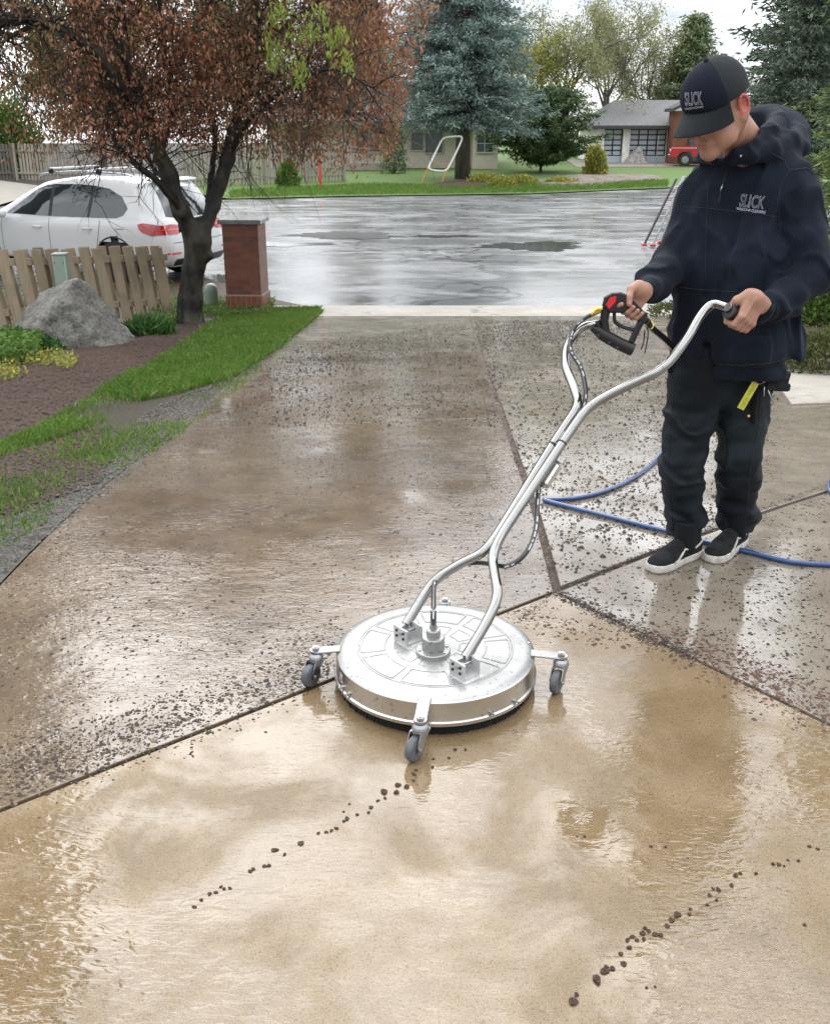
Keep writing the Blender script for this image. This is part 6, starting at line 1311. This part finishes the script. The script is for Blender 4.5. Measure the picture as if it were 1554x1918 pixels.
hood = link('hoodie', npmesh('hoodie', P, F, 4), M['hoodie'], man, True); bvh_h = BVHTree.FromPolygons([tuple(v) for v in P], [tuple(f) for f in F])
E0 = Vector((0, 0, EYE))
def onsurf(bv, px, py, off=0.): r = Vector(ray(px, py)); h = bv.ray_cast(E0, r.normalized()); return None if h[0] is None else np.array(h[0]+(h[1] if h[1].dot(r) < 0 else -h[1])*off)
def stitch(name, pts, bv, r, mat, parent, k=10, off=.001):
    P = []
    for a, b in zip(pts, pts[1:]):
        for i in range(k): q = onsurf(bv, a[0]+(b[0]-a[0])*i/k, a[1]+(b[1]-a[1])*i/k, off); P.append(q) if q is not None else None
    if len(P) > 2:
        o = [P[0]]
        for q in P[1:]:
            if np.linalg.norm(q-o[-1]) < .08: o.append(q)
        if len(o) > 2: return MB().tube(o, r, 5).build(name, mat, parent, True)
stitch('chest_seam', [(1279, 387), (1320, 389), (1380, 396), (1430, 402), (1462, 408)], bvh_h, .0010, M['cord'], hood)
stitch('pocket_seam', [(1268, 537), (1300, 541), (1350, 545), (1400, 547)], bvh_h, .0012, M['cord'], hood); stitch('pocket_seam', [(1268, 537), (1256, 580), (1248, 630)], bvh_h, .0016, M['cord'], hood)
stitch('placket_seam', [(1327, 330), (1324, 380), (1322, 440), (1320, 530)], bvh_h, .0009, M['cord'], hood)
stitch('shoulder_seam', [(1443, 285), (1468, 300), (1478, 318), (1462, 345), (1456, 380), (1462, 430)], bvh_h, .0012, M['cord'], hood); stitch('shoulder_seam', [(1480, 318), (1510, 314), (1532, 330)], bvh_h, .0016, M['cord'], hood)
stitch('hem_seam', [(1256, 664), (1300, 678), (1380, 684), (1440, 680), (1486, 668)], bvh_h, .0012, M['cord'], hood)
stitch('zip', [(1361, 318), (1355, 340), (1349, 362), (1346, 380)], bvh_h, .0022, M['gun'], hood); 
q = onsurf(bvh_h, 1354, 345, .004); MB().tube([q, q+V3(-.008, -.004, -.022)], [.003, .0022], 6).build('zip_pull', M['zinc'], hood, True)
q = onsurf(bvh_h, 1386, 292, .003); MB().ball(q, .005, 8).build('eyelet', M['zinc'], hood, True)
def txt(s, bv, px, py, width_px, name, mat, parent, ang=0., outline=False, lean=0., hpx=None, bold=.0, off=.0022, stretch=None):
    """lettering sewn on the cloth: flat text carried to the surface along the line of sight of its own patch"""
    c = bpy.data.curves.new('t', 'FONT'); c.body = s; c.align_x = 'CENTER'; c.align_y = 'CENTER'; c.size = 1; c.shear = lean; c.space_character = 1.0
    if outline: c.fill_mode = 'NONE'; c.bevel_depth = .024; c.bevel_resolution = 0; c.resolution_u = 4
    else: c.offset = bold; c.resolution_u = 3
    o = bpy.data.objects.new('t', c); COL.objects.link(o); dg = bpy.context.evaluated_depsgraph_get(); me = bpy.data.meshes.new_from_object(o.evaluated_get(dg)); bpy.data.objects.remove(o); bpy.data.curves.remove(c)
    b_ = bmesh.new(); b_.from_mesh(me)
    for _ in range(3):
        es = [e for e in b_.edges if e.calc_length() > .12]
        if es: bmesh.ops.subdivide_edges(b_, edges=es, cuts=1)
    bmesh.ops.triangulate(b_, faces=b_.faces); b_.to_mesh(me); b_.free()
    A = np.array([v.co[:] for v in me.vertices]); w = A[:, 0].max()-A[:, 0].min(); h = A[:, 1].max()-A[:, 1].min(); A[:, 0] -= (A[:, 0].max()+A[:, 0].min())/2; A[:, 1] -= (A[:, 1].max()+A[:, 1].min())/2
    kx = width_px/w; ky = (hpx/h) if hpx else kx; ca, sa = math.cos(ang), math.sin(ang)
    for v, a in zip(me.vertices, A):
        x, y = a[0]*kx, -a[1]*ky; q = onsurf(bv, px+x*ca-y*sa, py+x*sa+y*ca, off+a[2]*.0)
        if q is None: r_ = ray(px+x*ca-y*sa, py+x*sa+y*ca); q = np.array(bv.find_nearest(Vector(V3(0, 0, EYE)+r_*3.3))[0])
        v.co = q
    me.name = name; return link(name, me, mat, parent)
txt('SLICK', bvh_h, 1408, 377, 47, 'logo_lettering', M['print'], hood, math.radians(6), True, .18, 25)
txt('WINDOW CLEANING', bvh_h, 1406, 394, 55, 'logo_small_lettering', M['print'], hood, math.radians(8), False, .1, 5.6, -.005)
txt('SLICK', bvh_cap, 1299, 184, 32, 'logo_lettering', M['print'], cap, math.radians(-4), True, .05, 25)
txt('WINDOW CLEANING', bvh_cap, 1300, 201, 34, 'logo_small_lettering', M['print'], cap, math.radians(-8), False, .05, 4.2, -.005)
# tee collar in the neck opening
cp = NB+V3(-.012, -.03, -.028); 
def f_tee(X, Y, Z): return smax(s_cap(X, Y, Z, NB+V3(.0, .01, -.06), NB+V3(-.018, -.022, .002), .082, .070), -s_cap(X, Y, Z, NB, hw_((0, .01, -.03)), .062, .058), .006)
P, F = nets(f_tee, NB-V3(.13, .14, .16), NB+V3(.13, .14, .1), .005); link('tshirt', npmesh('tshirt', P, F, 4), M['tee'], man, True)
# cuffs
for w_, e_, r_ in ((WL, D(1470, 560, 3.42), .037), (WR, D(1222, 532, 3.49), .034)):
    d = unit(e_-w_); m = MB(); n = 26; V = []; F = []
    for j, (t, r) in enumerate(((-.006, r_-.004), (-.008, r_), (.01, r_+.003), (.035, r_+.004), (.06, r_+.006))):
        u = unit(np.cross(d, (0, 0, 1))); v = np.cross(d, u)
        for k in range(n): a = k*2*math.pi/n; rr = r+(.0012 if k % 2 else 0); V.append(w_+d*t+rr*(math.cos(a)*u+math.sin(a)*v))
    for j in range(4):
        for k in range(n): q = (k+1) % n; F.append((j*n+k, j*n+q, j*n+n+q, j*n+n+k))
    m.add(V, F).build('cuff', M['rib'], hood, True, 3)
# trousers
def f_trs(X, Y, Z):
    pel = s_chain(X, Y, Z, [HPR+V3(.01, .0, .11), HPL+V3(.0, .0, .11)], [.115, .115], .05); pel = smin(pel, s_chain(X, Y, Z, [HPR+V3(.01, 0, .0), HPL+V3(-.0, 0, .0)], [.105, .105], .05), .05)
    s = smax(pel, Z-.93, .01); n1 = nz3(X, Y, Z, 16, 50, 3); n2 = nz3(X, Y, Z*2.2, 24, 51, 3)
    for h_, k_, a_, rr in ((HPR, KNR, ANR, [.104, .090, .082, .072, .072]), (HPL, KNL, ANL, [.106, .093, .082, .074, .076])):
        mid = (h_+k_)/2; lo = V3(a_[0], a_[1], .085); l = s_chain(X, Y, Z, [h_, mid, k_, a_+V3(0, 0, .06), lo], rr, .03)
        l = l-.0085*n2*np.clip((k_[2]+.12-Z)/.1, 0, 1)-.006*np.sin(Z*70+4*n1+X*30)*fold(Z, .14, .10)-.004*nz3(X, Y, Z*1.6, 46, 53, 2)-.009*np.exp(-(nz3(X*1.2, Y, Z*1.1, 15, 68, 2)/.13)**2)+.005*np.exp(-(nz3(X*1.2, Y, Z*1.1, 15, 68, 2)-.4)**2/.04)-.006*np.sin(Z*48-X*30+3*n1)*fold(Z, k_[2], .1)-.004*n1; s = smin(s, l, .022)
    s = smax(s, .072+.012*np.sin(Y*30)-Z, .006); return s
P, F = nets(f_trs, (.82, 3.42, .04), (1.52, 3.9, .95), .0062); trs = link('trousers', npmesh('trousers', P, F, 4), M['trouser'], man, True); bvh_t = BVHTree.FromPolygons([tuple(v) for v in P], [tuple(f) for f in F])
stitch('leg_seam', [(1262, 720), (1254, 800), (1250, 870), (1256, 960), (1262, 1000)], bvh_t, .0012, M['cord'], trs); stitch('leg_seam', [(1425, 730), (1420, 800), (1404, 880), (1396, 980)], bvh_t, .0012, M['cord'], trs)
stitch('pocket_seam', [(1398, 790), (1432, 796)], bvh_t, .0014, M['cord'], trs, 8)
# belt pouch and ring with the yellow tag
TB = lambda px, py, dy=0: D(px, py, 3.545+dy)
m = MB(); m.beam(TB(1418, 705), TB(1470, 712, .07), .05, .07, up=(0, 0, 1), bev=.008); m.beam(TB(1425, 722, .0), TB(1471, 724, .07), .052, .03, bev=.006); pch = m.build('belt_pouch', M['suede'], trs)
m = MB(); m.beam(TB(1412, 725, .01), TB(1405, 792, .015), .012, .06, up=(.3, -1, 0), bev=.004); m.build('tool_holster', M['suede'], trs)
m = MB(); m.cyl(TB(1402, 779, -.012), TB(1402, 779, 0), .005, 10); m.build('rivet', M['brass'], trs)
kq = empty('key_ring', TB(1423, 712, -.03), 'steel key ring with a long yellow tag hanging from the belt pouch', 'key ring'); KO = np.array(kq.location)
def ring(c, r, tube, nrm=(.2, -1, .2)): nrm = unit(nrm); u = unit(np.cross(nrm, (0, 0, 1))); v = np.cross(nrm, u); return MB().tube([c+r*(math.cos(a)*u+math.sin(a)*v) for a in np.linspace(0, 6.2832, 20)], tube, 6, caps=False)
ring(TB(1423, 708, -.03)-KO, .021, .0017).build('ring', M['zinc'], kq, True); ring(TB(1432, 706, -.03)-KO, .018, .0016, (.6, -1, .1)).build('ring', M['zinc'], kq, True)
a, b = TB(1415, 716, -.032)-KO, TB(1386, 766, -.035)-KO; m = MB(); m.beam(a, b, .003, .028, up=unit(np.cross(b-a, (0, -1, 0))), bev=.0012); tg = m.build('tag', M['tag'], kq)
m = MB(); rg = random.Random(12); d_ = unit(b-a); s_ = unit(np.cross(d_, (0, -1, 0)))
for i in range(13):
    if i == 6: continue
    c_ = a+(b-a)*(.16+.058*i)+V3(0, -.0026, 0)
    for k in range(3): o_ = c_+d_*rg.uniform(-.0014, .0014)+s_*rg.uniform(-.004, .004); e_ = o_+(s_*rg.uniform(-.0045, .0045) if k else d_*rg.uniform(-.003, .003)); m.beam(o_, e_+V3(1e-4, 0, 1e-4), .0012, .001, up=(0, -1, 0))
m.build('tag_lettering', M['gun'], kq)
for p0, p1 in (((1431, 722), (1430, 743)), ((1438, 730), (1446, 752))): MB().tube([TB(*p0, -.03)-KO, TB(*p1, -.03)-KO], .0025, 6).build('key', M['zinc'], kq, True)
# shoes
def shoe(toe, heel, label):
    d = unit((heel-toe)*V3(1, 1, 0)); fw = -d; sd = V3(-fw[1], fw[0], 0); L_ = .292; o = (toe+heel)/2; o[2] = 0
    def lc(X, Y, Z): x, y = X-o[0], Y-o[1]; return x*sd[0]+y*sd[1], x*fw[0]+y*fw[1], Z
    def wd(y): return np.interp(y, [-.146, -.13, -.09, -.02, .06, .105, .13, .146], [.018, .030, .036, .038, .050, .049, .038, .016]).astype(np.float32)
    def f_sole(X, Y, Z, g=0.):
        x, y, z = lc(X, Y, Z); s = np.abs(x)-wd(y); s = np.maximum(s, np.abs(y)-.146)*.8; s = smax(s, np.abs(z-.0165)-.0165, .008); groove = .0012*fold(z, .027, .0012); return s+groove
    def f_up(X, Y, Z):
        x, y, z = lc(X, Y, Z); top = np.interp(y, [-.146, -.12, -.06, -.01, .03, .07, .11, .14], [.085, .095, .09, .098, .082, .062, .052, .038]).astype(np.float32); w = wd(y)-.003
        q = np.clip((z-.02)/(top-.02), 0, 1.2); w2 = w*np.sqrt(np.clip(1-q**2.6*.92, .02, 1)); s = np.maximum((np.abs(x)-w2)*.8, (z-top)*.8); s = smax(s, (np.abs(y)-.142), .008); s = smax(s, .02-z, .002)
        s = smax(s, -s_ell(x, y, z, (0, -.075, .11), (.026, .05, .03)), .006); s = s-.003*np.clip((y-.055)/.004, 0, 1)*0
        for yy in (.005, .040): s = s-.0035*np.clip(1-np.abs((y-yy)/.0145)**8, 0, 1)*(z > .045)
        return s-.0008*nz3(x, y, z, 90, 3, 2)
    up_P, up_F = nets(f_up, o+V3(-.17, -.17, .01), o+V3(.17, .17, .12), .0034); sh = link('shoe', npmesh('shoe', up_P, up_F, 4), M['suede'], man, True); bv = BVHTree.FromPolygons([tuple(v) for v in up_P], [tuple(f) for f in up_F])
    sP, sF = nets(f_sole, o+V3(-.17, -.17, -.006), o+V3(.17, .17, .045), .003); link('sole', npmesh('sole', sP, sF, 4), M['sole'], sh, True)
    return sh, bv, lambda x, y, z: o+sd*x+fw*y+V3(0, 0, z), sd
for (tp, hp), st in ((((1221, 1070), (1303, 1040)), [(1262, 1049), (1268, 1052), (1276, 1045), (1284, 1034), (1290, 1032), (1296, 1034), (1302, 1031)]), (((1326, 1055), (1392, 1016)), [(1363, 1029), (1370, 1028), (1376, 1022), (1379, 1012)])):
    T_, H_2 = G(*tp), G(*hp); so_ = (T_*.3+H_2*.7); MB().tube([(so_[0], so_[1], .05), (so_[0], so_[1], .16)], [.042, .045], 16).build('sock', M['tee'], man, True)
    sh, bv, W_, sd_ = shoe(T_, H_2, '')
    for sgn in (1, -1):
        pts = []
        for y, z in ((.055, .033), (.035, .034), (.010, .055), (-.015, .066), (-.04, .058), (-.065, .054), (-.10, .062), (-.13, .07)):
            h = bv.ray_cast(Vector(W_(sgn*.2, y, z)), Vector(-sd_*sgn)); 
            if h[0]: pts.append(np.array(h[0])+sd_*sgn*.001)
        m = MB(); m.tube(spline(pts, 4), .0042, 6); m.build('side_stripe', M['sole'], sh, True)
